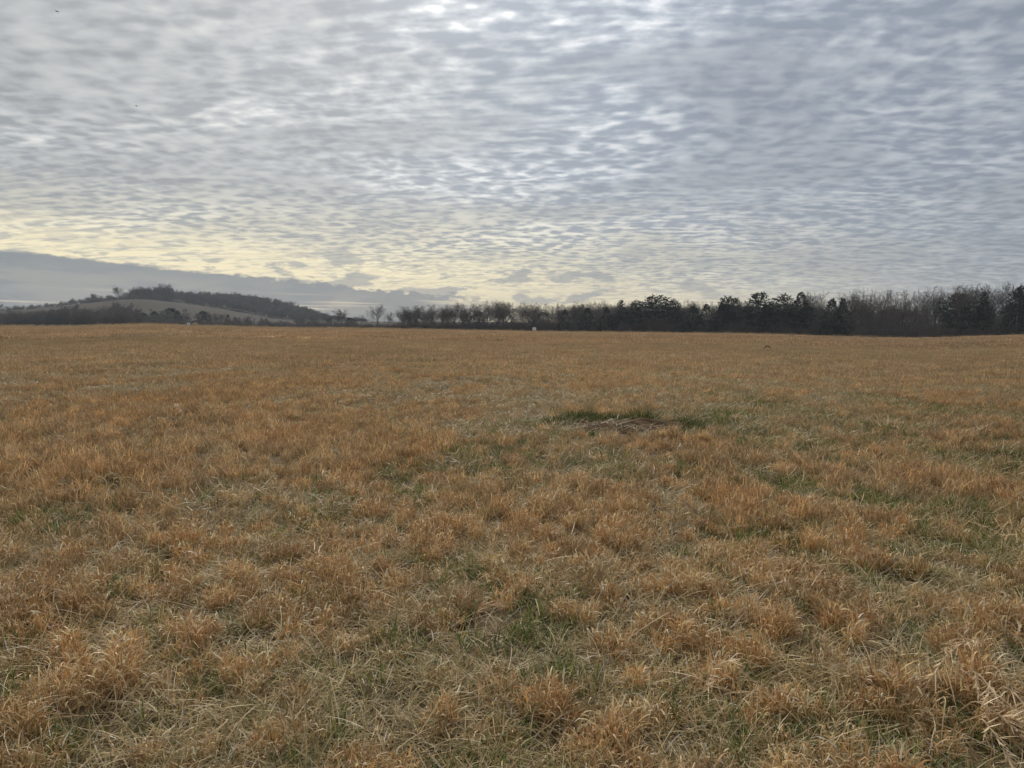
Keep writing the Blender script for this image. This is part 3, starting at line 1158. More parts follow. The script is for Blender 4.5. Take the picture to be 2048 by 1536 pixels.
def pine_tree(rnd, H, low=0.25, flat=0.5, dens=1.0, width=0.30):
    """layered pine: plates of needles on level boughs"""
    wood, leaf = Buf(), Buf()
    n = 8
    P = [np.array([rnd.gauss(0, 0.012) * H * i / n, rnd.gauss(0, 0.012) * H * i / n, -0.15 + H * 0.97 * i / n]) for i in range(n + 1)]
    wood.put(tube(P, [H * 0.016 * (1 - 0.85 * i / n) + 0.02 for i in range(n + 1)], 5))
    z = low
    while z < 0.985:
        k = rnd.randint(3, 6)
        a0 = rnd.random() * 6.28
        for j in range(k):
            a = a0 + j * 6.283 / k + rnd.gauss(0, 0.25)
            prof = min(1.0, (1.02 - z) / (1 - flat)) ** 0.75 * (0.55 + 0.45 * min(1, (z - low + 0.12) / 0.3))
            ln = H * width * prof * rnd.uniform(0.55, 1.15)
            f = z * n
            i = min(int(f), n - 1)
            o = P[i] + (P[i + 1] - P[i]) * (f - i)
            rise = rnd.uniform(-0.10, 0.30) + 0.5 * max(0, z - 0.8)
            d = np.array([math.cos(a), math.sin(a), rise])
            e = o + d * ln + np.array([0, 0, 0.05 * ln])
            mid = o + d * ln * 0.5 + np.array([0, 0, -0.03 * ln])
            wood.put(tube([o, mid, e], [H * 0.0045, H * 0.003, 0.015], 3))
            m = max(3, int(ln * 5.0 * dens))
            for q in range(m):
                t = 0.28 + 0.75 * (q + rnd.random()) / m
                base = o + (e - o) * min(t, 1.0)
                lat = np.array([-math.sin(a), math.cos(a), 0]) * rnd.gauss(0, 0.20) * ln * (1.1 - 0.5 * t) + np.array([0, 0, rnd.gauss(0.05, 0.22)])
                dd = np.array([math.cos(a) + rnd.gauss(0, 0.5), math.sin(a) + rnd.gauss(0, 0.5), rnd.uniform(0.0, 0.55)])
                spray(leaf, base + lat, dd / np.linalg.norm(dd), 0.62, 0.13, rnd, 5)
        z += rnd.uniform(0.03, 0.058) * (12 / H)
    return wood, leaf


def cedar_tree(rnd, H, width=0.20, dome=False):
    """dense pointed cedar"""
    wood, leaf = Buf(), Buf()
    P = [np.array([0, 0, -0.15]), np.array([0, 0, H * 0.5]), np.array([0, 0, H * 0.96])]
    wood.put(tube(P, [H * 0.018, H * 0.011, 0.02], 5))
    N = int((300 if dome else 120) * H)
    lump = [(rnd.random() * 6.28, rnd.random(), rnd.uniform(0.15, 0.55)) for _ in range(30)]
    for _ in range(N):
        z = rnd.random() ** 1.25
        a = rnd.random() * 6.283
        prof = (1 - z) ** 0.72 * min(1, 0.45 + z * 4.0)
        if dome:
            z = rnd.random()
            prof = math.sqrt(max(0.0, 1 - (max(z - 0.35, 0) / 0.65) ** 2)) * min(1, 0.72 + z)
        r = H * width * prof * ((0.15 + 0.85 * rnd.random() ** 0.5) if dome else (0.45 + 0.55 * rnd.random() ** 0.5))
        for la, lz, ls in lump:
            r *= 1 + ls * math.exp(-((z - lz) / 0.05) ** 2) * max(0, math.cos(a - la))
        p = np.array([r * math.cos(a), r * math.sin(a), 0.1 + z * H * 0.97])
        d = np.array([math.cos(a), math.sin(a), rnd.uniform(0.3, 1.2)])
        spray(leaf, p, d / np.linalg.norm(d), 0.45 * math.exp(rnd.gauss(0, 0.45)), 0.10, rnd, 3)
    return wood, leaf


def shrub(rnd, H, dense=1.0):
    """many-stemmed leafless bush"""
    wood, fine = Buf(), Buf()
    for k in range(int(9 * dense)):
        a = rnd.random() * 6.283
        r0 = rnd.random() * 0.4
        p = np.array([r0 * math.cos(a), r0 * math.sin(a), -0.1])
        d = np.array([math.cos(a) * rnd.uniform(0.1, 0.6), math.sin(a) * rnd.uniform(0.1, 0.6), 1.0])
        L = H * rnd.uniform(0.6, 1.05)
        P = [p]
        q = p.copy()
        for i in range(4):
            d = d + np.array([rnd.gauss(0, 0.18), rnd.gauss(0, 0.18), 0.02])
            d /= np.linalg.norm(d)
            q = q + d * L / 4
            P.append(q.copy())
        wood.put(tube(P, [0.035, 0.03, 0.024, 0.018, 0.010], 3))
        for c in range(16):
            t = 0.12 + 0.86 * rnd.random()
            f = t * 4
            i = min(int(f), 3)
            o = P[i] + (P[i + 1] - P[i]) * (f - i)
            dd = np.array([rnd.gauss(0, 0.7), rnd.gauss(0, 0.7), rnd.uniform(0.2, 1.0)])
            dd /= np.linalg.norm(dd)
            ln = H * rnd.uniform(0.12, 0.32)
            for tw in range(4):
                d2 = dd + np.array([rnd.gauss(0, 0.5), rnd.gauss(0, 0.5), rnd.gauss(0, 0.4)]) * (tw > 0)
                d2 /= np.linalg.norm(d2)
                o2 = o + dd * ln * (0.22 * tw)
                e = o2 + d2 * ln * (1.0 if tw == 0 else 0.6)
                sd = np.cross(d2, [rnd.gauss(0, 1), rnd.gauss(0, 1), rnd.gauss(0, 1)])
                sd /= np.linalg.norm(sd) + 1e-9
                w = 0.022 if tw == 0 else 0.016
                fine.put(([(o2 - sd * w).tolist(), (o2 + sd * w).tolist(), e.tolist()], [(0, 1, 2)]))
    return wood, fine


PROTO = {}


def build_protos():
    r = random.Random(21)
    specs = {'bare': [(12, 1.0, 0.30, 0.0, 8), (12, 0.85, 0.38, 0.05, 9), (12, 1.2, 0.25, -0.06, 8), (12, 0.75, 0.42, 0.02, 8),
                      (12, 1.05, 0.22, 0.12, 9), (12, 0.9, 0.33, -0.10, 9), (12, 1.3, 0.20, 0.0, 9)]}
    PROTO['bare'] = []
    for H, sp, fk, ln, nl in specs['bare']:
        w, f = bare_tree(r, H, sp, fk, ln, 1.0, nl)
        zs = [v[2] for v in w.V] + [v[2] for v in f.V]
        PROTO['bare'].append((w.mesh("trunk", M_BARK), f.mesh("crown", M_TWIG), max(zs)))
    PROTO['hazy'] = []
    for H, sp, fk, ln, nl in [(12, 1.1, 0.22, 0.0, 8), (12, 0.95, 0.3, 0.06, 8), (12, 1.25, 0.18, -0.05, 8)]:
        w, f = bare_tree(r, H, sp, fk, ln, 2.3, nl)
        PROTO['hazy'].append((w.mesh("trunk", M_BARK), f.mesh("crown", M_TWIG), max(v[2] for v in f.V)))
    PROTO['pine'] = []
    for H, lo, fl, wd in [(12, 0.22, 0.55, 0.30), (12, 0.30, 0.70, 0.33), (12, 0.18, 0.35, 0.27), (12, 0.40, 0.72, 0.36)]:
        w, f = pine_tree(r, H, lo, fl, 1.0, wd)
        PROTO['pine'].append((w.mesh("trunk", M_BARK), f.mesh("crown", M_PINE), max(v[2] for v in f.V)))
    PROTO['cedar'] = []
    for H, wd, dm in [(9, 0.22, False), (9, 0.29, False), (9, 0.46, True)]:
        w, f = cedar_tree(r, H, wd, dm)
        PROTO['cedar'].append((w.mesh("trunk", M_BARK), f.mesh("crown", M_CEDAR), max(v[2] for v in f.V)))
    PROTO['shrub'] = []
    for H, de in [(4, 1.0), (4, 1.3), (4, 1.1), (4, 1.5)]:
        w, f = shrub(r, H, de)
        PROTO['shrub'].append((w.mesh("stems", M_BARK), f.mesh("twigs", M_TWIG), max(v[2] for v in f.V)))


build_protos()
NAMES = {'bare': 'bare_tree', 'hazy': 'bare_tree', 'pine': 'pine_tree', 'cedar': 'cedar_tree', 'shrub': 'leafless_shrub'}
CATS = {'bare': 'tree', 'hazy': 'tree', 'pine': 'tree', 'cedar': 'tree', 'shrub': 'shrub'}
RT = random.Random(77)


def plant(kind, px, D, top_row, label, group=None, var=None, wide=1.0, flip=None):
    """a tree standing on the land at depth D, seen at column px, whose tip reaches top_row"""
    if px > 790 and D < 345:
        top_row -= 4 if px < 1100 else 5
    if kind == 'pine':
        top_row -= 2
        wide *= 1.2
    x = (px - 1024) / F * D
    z = hz(x, D)
    a, b = ray(px, top_row)
    Ht = max(EYE + b * D - z, 1.0)
    lst = PROTO[kind]
    i = RT.randrange(len(lst)) if var is None else var % len(lst)
    tr, cr, h0 = lst[i]
    e = link(NAMES[kind], None, None, (x, D, z))
    e.empty_display_size = 0.5
    s = Ht / h0
    sw = s * wide
    e.scale = (sw, sw, s)
    e.rotation_euler = (0, 0, RT.random() * 6.283 if flip is None else flip)
    link("trunk" if kind != 'shrub' else "stems", tr, e)
    link("crown" if kind != 'shrub' else "twigs", cr, e)
    tag(e, label, CATS[kind], group)
    return e


ORD = ["", "first", "second", "third", "fourth", "fifth", "sixth", "seventh", "eighth", "ninth", "tenth", "eleventh", "twelfth", "thirteenth",
       "fourteenth", "fifteenth", "sixteenth", "seventeenth", "eighteenth", "nineteenth", "twentieth", "twenty-first", "twenty-second",
       "twenty-third", "twenty-fourth", "twenty-fifth", "twenty-sixth"]


def row_of(kind, spots, text, group, depth, wide=1.0):
    for i, s in enumerate(spots):
        px, top = s[0], s[1]
        D = float(edge_at(px)) + (s[2] if len(s) > 2 else depth) + RT.uniform(-3, 3)
        plant(kind, px, D, top, text % ORD[i + 1], group, wide=wide * RT.uniform(0.9, 1.15))


def woods():
    # -- the thin row between the lone tree and the white sign
    plant('bare', 756, 322, 606, "lone bare tree with a broad fan of branches, standing apart before the gap", None, 6, 1.25, 0.4)
    plant('bare', 777, 326, 623, "small bare tree just right of the lone fan-shaped tree", None, 4, 0.9)
    plant('bare', 724, 430, 628, "faint low rounded bare tree just left of the lone fan-shaped tree", None, 2, 1.2)
    row_of('bare', [(808, 616), (818, 612), (832, 612), (846, 613), (862, 610), (880, 616), (896, 615), (912, 608), (926, 610), (940, 612),
                    (958, 607), (975, 603), (990, 604), (1006, 602), (1022, 606), (1046, 608), (1062, 606), (1076, 611)],
           "bare tree in the thin central row, %s right of the lone pair", "bare trees of the central row", 8, 1.45)
    plant('cedar', 957, 305, 624, "dark bushy evergreen in the thin central row of bare trees", None, 2, 0.8)
    plant('cedar', 1086, 298, 626, "rounded dark bush right behind the white two-legged sign", None, 2, 0.9)
    # -- dense wood right of the sign
    row_of('bare', [(1106, 608), (1118, 606), (1136, 609), (1150, 611), (1166, 604), (1180, 607), (1193, 601), (1210, 606), (1226, 604),
                    (1255, 606), (1283, 608), (1330, 603), (1361, 601), (1378, 603), (1396, 605), (1424, 604)],
           "bare tree rising from the dense wood, %s right of the white sign", "bare trees of the dense middle wood", 14, 1.0)
    row_of('bare', [(1480, 603), (1545, 600), (1582, 600), (1612, 592), (1626, 584), (1642, 590), (1694, 588), (1706, 581), (1722, 577), (1738, 580), (1756, 582),
                    (1778, 586), (1800, 581), (1824, 584), (1852, 575), (1866, 582), (1882, 576), (1902, 574), (1920, 577), (1936, 569), (1950, 572),
                    (1966, 568), (1982, 574)],
           "bare tree crowning the right-hand wood, %s right of the slim paired pines", "bare trees of the right-hand wood", 8, 1.0)
    plant('bare', 1998, 210, 565, "leaning bare tree with a forked trunk left of the tall corner evergreen", None, 4, 1.0, 0.2)
    plant('bare', 2075, 214, 566, "bare tree cut by the right edge behind the tall corner evergreen", None, 0)
    pines = [(1241, 605, 'pine', 2, 0.9, 8, "small pointed pine between bare trees in the middle wood"),
             (1271, 605, 'pine', 1, 0.8, 6, "small flat-topped pine just left of the broad pine"),
             (1310, 595, 'pine', 3, 1.25, 6, "broad round-headed pine rising over the middle wood"),
             (1345, 603, 'pine', 1, 0.9, 9, "lower pine on the right shoulder of the broad pine"),
             (1411, 607, 'cedar', 1, 1.1, 4, "small dark cedar in the middle wood left of the paired pines"),
             (1441, 604, 'cedar', 0, 1.2, 5, "pointed dark cedar right before the paired pines"),
             (1452, 597, 'pine', 3, 0.7, 9, "left one of two slim paired pines with open crowns"),
             (1469, 600, 'pine', 0, 0.7, 9, "right one of two slim paired pines with open crowns"),
             (1515, 589, 'pine', 0, 1.15, 5, "large full pine with a rounded top, left of two layered pines"),
             (1565, 592, 'pine', 1, 0.95, 5, "pine with flat layered boughs showing sky between them"),
             (1598, 589, 'pine', 2, 1.05, 5, "pine with a pointed top just right of the flat layered pine"),
             (1661, 595, 'cedar', 1, 1.05, 4, "pointed dark cedar below the bare trees, first of two neighbours"),
             (1683, 596, 'cedar', 0, 1.15, 4, "pointed dark cedar below the bare trees, second of two neighbours"),
             (1532, 609, 'cedar', 1, 1.2, 3, "low dark evergreen at the right foot of the large full pine"),
             (1908, 589, 'pine', 0, 0.9, 5, "pine half hidden among the bare trees of the right-hand wood"),
             (1961, 588, 'pine', 2, 0.8, 5, "ragged pine left of the leaning forked tree"),
             (2030, 571, 'cedar', 1, 0.95, 3, "tall dense evergreen in the right corner of the wood"),
             (2056, 566, 'pine', 0, 1.0, 6, "pine branch tips entering at the right edge of the picture"),
             (1130, 620, 'cedar', 1, 1.3, 4, "low dark evergreen at the left end of the dense wood"),
             (1175, 616, 'cedar', 1, 1.5, 5, "broad dark evergreen in the left part of the dense wood"),
             (1212, 615, 'cedar', 1, 1.2, 5, "dark evergreen left of the small pointed pine"),
             (1385, 613, 'cedar', 1, 1.6, 5, "dark evergreen mound between the broad pine and the small cedar")]
    for px, top, kind, v, wd, dd, lab in pines:
        plant(kind, px, float(edge_at(px)) + dd, top, lab, "evergreens of the wood", v, wd)
    # -- thicket at the left, below the pasture hill
    row_of('hazy', [(8, 622), (30, 618), (52, 620), (78, 619), (100, 617), (122, 614), (142, 606), (160, 612), (178, 620), (205, 616), (225, 606), (246, 602), (262, 610)],
           "hazy bare tree in the left thicket below the hill, %s from the left edge", "bare trees of the left thicket", 110, 1.3)
    left = [(290, 624, 'cedar', 2, 1.1, "rounded dark evergreen mound right of the left thicket"),
            (312, 621, 'cedar', 2, 1.0, "rounded dark evergreen joined to the mound beside the largest one"),
            (343, 614, 'cedar', 2, 1.25, "largest rounded dark evergreen below the pasture hill"),
            (358, 618, 'cedar', 1, 1.2, "dark evergreen at the right flank of the largest rounded one"),
            (376, 622, 'bare', 2, 1.0, "small bare tree over the far white sign"),
            (408, 620, 'cedar', 2, 1.0, "dark round tree right of the far white sign"),
            (418, 622, 'bare', 0, 1.1, "bare tree beside the thick pole right of the far white sign"),
            (440, 626, 'bare', 3, 1.1, "bare tree between the thick pole and the narrow dark cedar"),
            (458, 626, 'cedar', 1, 1.0, "narrow dark cedar standing before the forested hill"),
            (480, 630, 'bare', 1, 1.2, "low bare tree just right of the narrow dark cedar"),
            (498, 630, 'bare', 5, 1.2, "low bare tree under the lower end of the pasture"),
            (530, 633, 'bare', 2, 1.5, "low spreading bare tree left of the lamp pole"),
            (600, 634, 'bare', 0, 1.5, "low bare tree right of the lamp pole"),
            (630, 632, 'bare', 3, 1.4, "low bare tree under the falling end of the forested hill"),
            (655, 628, 'bare', 4, 1.2, "thin bare tree against the foot of the forested hill"),
            (683, 616, 'bare', 6, 0.9, "fan-shaped bare tree at the foot of the forested hill"),
            (702, 634, 'cedar', 2, 1.2, "small dark bush at the very end of the forested hill")]
    for px, top, kind, v, wd, lab in left:
        plant('hazy' if kind == 'bare' else kind, px, 445, top, lab, "trees at the foot of the hill", v, wd * (0.75 if (kind, v) == ('cedar', 2) else 1))
    # -- crest of the pasture hill
    row_of('hazy', [(6, 607), (22, 611), (36, 610), (50, 614), (66, 607), (84, 608), (100, 605), (122, 606), (152, 595), (163, 597), (178, 592), (196, 585)],
           "small distant tree on the skyline of the pasture hill, %s from the left edge", "trees on the skyline of the hill", 430, 1.15)
    plant('hazy', 244, 760, 570, "lone tall tree on the hilltop skyline with a round crown", None, 1, 1.1)
    plant('hazy', 190, 745, 586, "thin spiky tree on the skyline left of the hilltop's lone tall tree", None, 5, 1.0)
    for px, top, v, lab in [(208, 590, 2, "low tree on the hilltop, left of the lone tall one"), (222, 589, 0, "low tree close to the left of the lone tall hilltop tree"),
                            (258, 583, 3, "low tree close to the right of the lone tall hilltop tree"), (264, 586, 2, "low tree left of the hilltop grove"),
                            (275, 575, 2, "dark leftmost tree of the hilltop grove"), (284, 576, 6, "second tree of the hilltop grove"),
                            (294, 572, 0, "tall third tree of the hilltop grove"), (303, 573, 1, "fourth tree of the hilltop grove"),
                            (313, 574, 5, "fifth tree of the hilltop grove"), (322, 572, 2, "tall sixth tree of the hilltop grove"),
                            (335, 576, 6, "separate rounded tree right of the hilltop grove")]:
        plant('hazy', px, 770, top, lab, "trees on the hilltop", v, 1.1)


woods()


def proto_collection(kinds, name):
    """joined trunk+crown source meshes for the masses of wood"""
    c = bpy.data.collections.new("source_" + name)
    n = 0
    for kind, ids in kinds:
        for i in ids:
            tr, cr, h0 = PROTO[kind][i]
            a = np.empty(len(tr.vertices) * 3); tr.vertices.foreach_get('co', a)
            b = np.empty(len(cr.vertices) * 3); cr.vertices.foreach_get('co', b)
            V = np.concatenate([a.reshape(-1, 3), b.reshape(-1, 3)]) / h0
            k = len(tr.vertices)
            Fs = [tuple(p.vertices) for p in tr.polygons] + [tuple(v + k for v in p.vertices) for p in cr.polygons]
            me = mesh_np(name, V, Fs, cr.materials[0])
            o = bpy.data.objects.new("%s_source_%02d" % (name, n), me)
            c.objects.link(o)
            n += 1
    return c, n


def mass(name, coll, nsrc, x, y, h, wide, label, cat):
    n = len(x)
    z = height(x, y)
    rot = np.stack([np.zeros(n), np.zeros(n), RS.uniform(0, 6.283, n)], 1)
    scl = np.stack([h * wide, h * wide, h], 1)
    return scatter(name, coll, np.stack([x, y, z], 1), rot, scl, RS.randint(0, nsrc, n), None, label, cat)


def wood_masses():
    # undergrowth at the foot of the wood
    c, n = proto_collection([('shrub', (0, 1, 2, 3)), ('hazy', (2,))], "thicket")
    px = RS.uniform(1098, 2250, 1250)
    dd = RS.uniform(1.5, 26, len(px))
    D = edge_at(px) + dd
    h = np.interp(px, [1098, 1140, 1300, 1600, 1800, 2100], [4.5, 6.5, 7.0, 5.8, 5.6, 5.8]) * RS.uniform(0.45, 1.05, len(px)) * (0.55 + 0.45 * sstep(dd, 0, 12))
    mass("undergrowth", c, n, (px - 1024) / F * D, D, h, RS.uniform(0.9, 1.4, len(px)), "dense dark leafless undergrowth filling the foot of the wood", 'undergrowth')
    px = RS.uniform(705, 1105, 560)
    D = edge_at(px) + RS.uniform(2, 18, len(px))
    h = RS.uniform(1.6, 4.4, len(px)) * np.interp(px, [700, 800, 960, 1100], [0.5, 0.75, 0.95, 1.3])
    mass("undergrowth", c, 4, (px - 1024) / F * D, D, h, RS.uniform(1.0, 1.5, len(px)), "low brush under the thin central row of trees", 'undergrowth')
    px = RS.uniform(-150, 290, 700)
    D = edge_at(px) + RS.uniform(55, 130, len(px))
    h = RS.uniform(4.5, 11.5, len(px)) * np.interp(px, [-150, 0, 60, 150, 250, 290], [0.85, 0.85, 0.9, 1.0, 0.95, 0.6])
    mass("undergrowth", c, n, (px - 1024) / F * D, D, h, RS.uniform(0.9, 1.3, len(px)), "dark brush filling the left thicket below the hill", 'undergrowth')
    px = RS.uniform(280, 720, 520)
    D = edge_at(px) + RS.uniform(80, 150, len(px))
    h = RS.uniform(1.5, 5.5, len(px))
    mass("undergrowth", c, n, (px - 1024) / F * D, D, h, RS.uniform(1.0, 1.6, len(px)), "low brush along the foot of the hill", 'undergrowth')
    # hedge on the skyline of the hill
    px = RS.uniform(-120, 345, 420)
    D = RS.uniform(735, 790, len(px))
    h = RS.uniform(1.8, 6.0, len(px)) * np.interp(px, [-120, 100, 200, 345], [0.85, 0.8, 1.25, 1.4])
    mass("hedge", c, n, (px - 1024) / F * D, D, h, RS.uniform(1.2, 1.8, len(px)), "dark hedge of brush along the skyline of the hill", 'hedge')
    # bushes dotted over the lower slope
    px = RS.uniform(150, 640, 70)
    D = RS.uniform(480, 600, len(px))
    h = RS.uniform(1.0, 4.5, len(px))
    mass("bushes", c, n, (px - 1024) / F * D, D, h, RS.uniform(1.0, 1.6, len(px)), "scattered dark bushes on the lower slope of the hill", 'bushes')
    # trees behind the front row of the wood
    c2, n2 = proto_collection([('bare', (0, 1, 2, 3, 5)), ('hazy', (0, 1))], "back_wood")
    px = np.concatenate([RS.uniform(1104, 1680, 150), RS.uniform(1680, 2300, 100)])
    D = edge_at(px) + RS.uniform(16, 60, len(px))
    top = np.interp(px, [1104, 1200, 1300, 1500, 1640, 1720, 1850, 2048, 2300], [614, 609, 608, 609, 607, 613, 612, 609, 606]) + RS.uniform(-5, 9, len(px))
    x = (px - 1024) / F * D
    h = EYE + (HROW - top) / F * D - height(x, D)
    mass("woodland", c2, n2, x, D, h, RS.uniform(0.85, 1.2, len(px)), "grey mass of trees deeper inside the wood", 'woodland')
    px = RS.uniform(800, 1104, 34)
    D = edge_at(px) + RS.uniform(14, 45, len(px))
    top = np.interp(px, [800, 960, 1104], [622, 614, 612]) + RS.uniform(-4, 8, len(px))
    x = (px - 1024) / F * D
    mass("woodland", c2, 5, x, D, EYE + (HROW - top) / F * D - height(x, D), RS.uniform(1.0, 1.4, len(px)), "thin second row of bare trees behind the central row", 'woodland')
    # forest on the hill
    c3, n3 = proto_collection([('hazy', (0, 1, 2))], "hill_forest")
    px = RS.uniform(318, 735, 1250)
    D = RS.uniform(735, 1010, len(px))
    lim = np.interp(px, [335, 400, 500, 560, 620, 735], [800, 785, 775, 750, 740, 740]) + RS.uniform(-12, 12, len(px))
    k = D > lim
    px, D = px[k], D[k]
    px = np.concatenate([px, RS.uniform(264, 345, 46)])
    D = np.concatenate([D, RS.uniform(765, 800, 46)])
    grove = np.where(px < 345, 1.22, 1.0)
    x = (px - 1024) / F * D
    h = grove * (5.0 + 6.5 * RS.rand(len(px)) + 6.0 * RS.rand(len(px)) ** 6) * np.interp(px, [335, 600, 680, 735], [1, 0.9, 0.55, 0.3])
    mass("woodland", c3, n3, x, D, h, RS.uniform(0.8, 1.4, len(px)), "leafless forest covering the right half of the far hill", 'woodland')


wood_masses()


# ------------------------------------------------------------------ things in and around the field
def boxes(name, items, mat, parent=None, bev=0.0):
    """axis-aligned boxes (cx, cy, cz, sx, sy, sz) joined into one part"""
    V, Fs = [], []
    for cx, cy, cz, sx, sy, sz in items:
        k = len(V)
        for dz in (-1, 1):
            for dx, dy in ((-1, -1), (1, -1), (1, 1), (-1, 1)):
                V.append((cx + dx * sx / 2, cy + dy * sy / 2, cz + dz * sz / 2))
        Fs += [tuple(k + i for i in f) for f in ((3, 2, 1, 0), (4, 5, 6, 7), (0, 1, 5, 4), (1, 2, 6, 5), (2, 3, 7, 6), (3, 0, 4, 7))]
    o = link(name, mesh_np(name, np.array(V), Fs, mat), parent)
    if bev:
        b = o.modifiers.new("edge", 'BEVEL')
        b.width = bev
        b.segments = 2
    return o


def root_at(name, px, D, label, cat, group=None, dz=0.0):
    x = (px - 1024) / F * D
    e = link(name, None, None, (x, D, hz(x, D) + dz))
    e.empty_display_size = 0.3
    tag(e, label, cat, group)
    return e


def post_mesh(h, r, k=6):
    return tube([(0, 0, -0.2), (0, 0, h * 0.5), (0, 0, h)], [r, r * 0.97, r * 0.9], k)


def part_tube(name, pts, rs, k, mat, parent):
    V, Fq = tube(pts, rs, k)
    n = len(pts)
    Fq = Fq + [tuple(range(k))[::-1], tuple(range((n - 1) * k, n * k))]
    return link(name, mesh_np(name, np.array(V), Fq, mat), parent)


def signs():
    e = root_at("signboard", 1068.5, 205, "plain white signboard on two legs before the middle of the treeline", 'sign')
    boxes("board", [(0, 0, 1.30, 0.98, 0.03, 0.86)], M_WHITE, e, 0.008)
    boxes("leg", [(-0.42, 0.05, 0.80, 0.09, 0.06, 1.80)], M_POSTW, e, 0.006)
    boxes("leg", [(0.42, 0.05, 0.80, 0.09, 0.06, 1.80)], M_POSTW, e, 0.006)
    boxes("rail", [(0, 0.035, 1.66, 0.90, 0.028, 0.07)], M_POSTW, e)
    boxes("rail", [(0, 0.035, 0.95, 0.90, 0.028, 0.07)], M_POSTW, e)
    e = root_at("signboard", 379, 292, "small white signboard with dark print near the left tree clumps", 'sign')
    bd = boxes("board", [(0, 0, 0.95, 1.2, 0.03, 0.95)], M_WHITE, e, 0.008)
    # an unreadable dark blot of print
    V, Fs = [], []
    rr = random.Random(3)
    for i in range(18):
        a = i / 18 * 6.283
        r = 0.26 * (1 + 0.25 * math.sin(3 * a) + rr.uniform(-0.1, 0.1))
        V.append((r * 1.2 * math.cos(a), -0.019, 0.92 + r * 0.55 * math.sin(a)))
    link("print", mesh_np("print", np.array(V), [tuple(range(18))[::-1]], M_PRINT), bd)
    boxes("leg", [(-0.52, 0.05, 0.55, 0.09, 0.06, 1.50)], M_POSTW, e, 0.006)
    boxes("leg", [(0.52, 0.05, 0.55, 0.09, 0.06, 1.50)], M_POSTW, e, 0.006)
    e = root_at("marker_post", 1259.5, 262, "slim pale marker post at the foot of the middle wood", 'post')
    part_tube("post", [(0, 0, -0.2), (0, 0, 0.7), (0.01, 0, 1.55)], [0.075, 0.075, 0.07], 6, M_POSTW, e)
    part_tube("cap", [(0.01, 0, 1.55), (0.01, 0, 1.60)], [0.085, 0.05], 6, M_GALV, e)
    for px, D, h, lab in [(142, 330, 1.5, "pale short post at the left field margin beside the tall thin pole"),
                          (191, 310, 0.85, "short pale post, left one of three on the left margin"),
                          (199, 310, 1.45, "taller grey post, middle one of three on the left margin"),
                          (207.5, 309, 0.85, "short pale post, right one of three on the left margin"),
                          (355, 300, 0.95, "small pale marker before the largest rounded dark evergreen")]:
        e = root_at("marker_post", px, D, lab, 'post', "small posts along the left margin")
        part_tube("post", [(0, 0, -0.2), (0, 0, h * 0.5), (0.02, 0, h)], [0.09, 0.085, 0.08], 6, M_POSTW, e)
        part_tube("cap", [(0.02, 0, h), (0.02, 0, h + 0.05)], [0.10, 0.06], 6, M_GALV, e)
    # low tan mound beside the far sign
    e = root_at("straw_mound", 392.5, 290, "low tan straw mound right beside the small far white sign", 'straw mound')
    V, Fs = [(0, 0, 1.45)], []
    rm = random.Random(8)
    for i in range(1, 7):
        for j in range(20):
            a = j / 20 * 6.2832
            t = i / 6
            V.append((1.75 * t * math.cos(a) * rm.uniform(0.93, 1.07), 1.2 * t * math.sin(a), 1.45 * (1 - t ** 3.2) * rm.uniform(0.93, 1.05) - 0.05))
    Fs = [(0, 1 + j, 1 + (j + 1) % 20) for j in range(20)]
    for i in range(5):
        for j in range(20):
            p, q = 1 + i * 20 + j, 1 + i * 20 + (j + 1) % 20
            Fs.append((p, p + 20, q + 20, q))
    link("heap", mesh_np("heap", np.array(V), Fs, M_TAN, smooth=True), e)
    n = 260
    a = RS.uniform(0, 6.28, n)
    t = np.sqrt(RS.rand(n))
    P = np.stack([1.7 * t * np.cos(a), 1.15 * t * np.sin(a), 1.45 * (1 - t ** 3.2) - 0.04], 1)
    lo = link("loose_straw", tri_mesh("loose_straw", *ribbon_field(P, RS.uniform(0, 6.28, n), RS.uniform(0.15, 0.4, n), RS.uniform(0.3, 1.4, n), RS.uniform(0, 0.8, n), RS.uniform(0.02, 0.05, n), pick(n, K_STRAW), 3, floor=False), M_STALK), e)
    lo['kind'] = 'stuff'
    # poles
    for px, D, top, arm, r, lab in [(71, 400, 624, 1.2, 0.15, "thin utility pole in the left thicket near the left edge"),
                                    (145, 380, 614, 1.6, 0.16, "tall thin utility pole before the left thicket"),
                                    (430, 400, 634, 0.0, 0.22, "thick bare pole between the tree clumps below the hill"),
                                    (577, 400, 632, 0.7, 0.12, "pole carrying a pale lamp head before the forested hill")]:
        e = root_at("utility_pole", px, D, lab, 'pole', "poles along the far road")
        h = EYE + (HROW - top) / F * D - e.location.z
        part_tube("pole", [(0, 0, -0.5), (0, 0, h * 0.5), (0, 0, h)], [r, r * 0.85, r * 0.7], 8, M_POLE, e)
        if px == 577:
            boxes("lamp_arm", [(0.0, -0.25, h - 0.25, 0.08, 0.5, 0.08)], M_GALV, e)
            part_tube("lamp_head", [(0, -0.45, h - 0.75), (0, -0.45, h - 0.55), (0, -0.45, h - 0.10), (0, -0.45, h)], [0.22, 0.26, 0.24, 0.10], 10, M_GALV, e)
        elif arm:
            ca = boxes("crossarm", [(0, -0.14, h - 0.5, arm, 0.10, 0.12)], M_POLE, e)
            for sx in (-0.42, 0.0, 0.42):
                part_tube("insulator", [(sx * arm, -0.14, h - 0.44), (sx * arm, -0.14, h - 0.36), (sx * arm, -0.14, h - 0.26)], [0.03, 0.06, 0.035], 6, M_GALV, ca)
        else:
            part_tube("cap", [(0, 0, h), (0, 0, h + 0.08)], [r * 0.75, r * 0.3], 8, M_GALV, e)


signs()


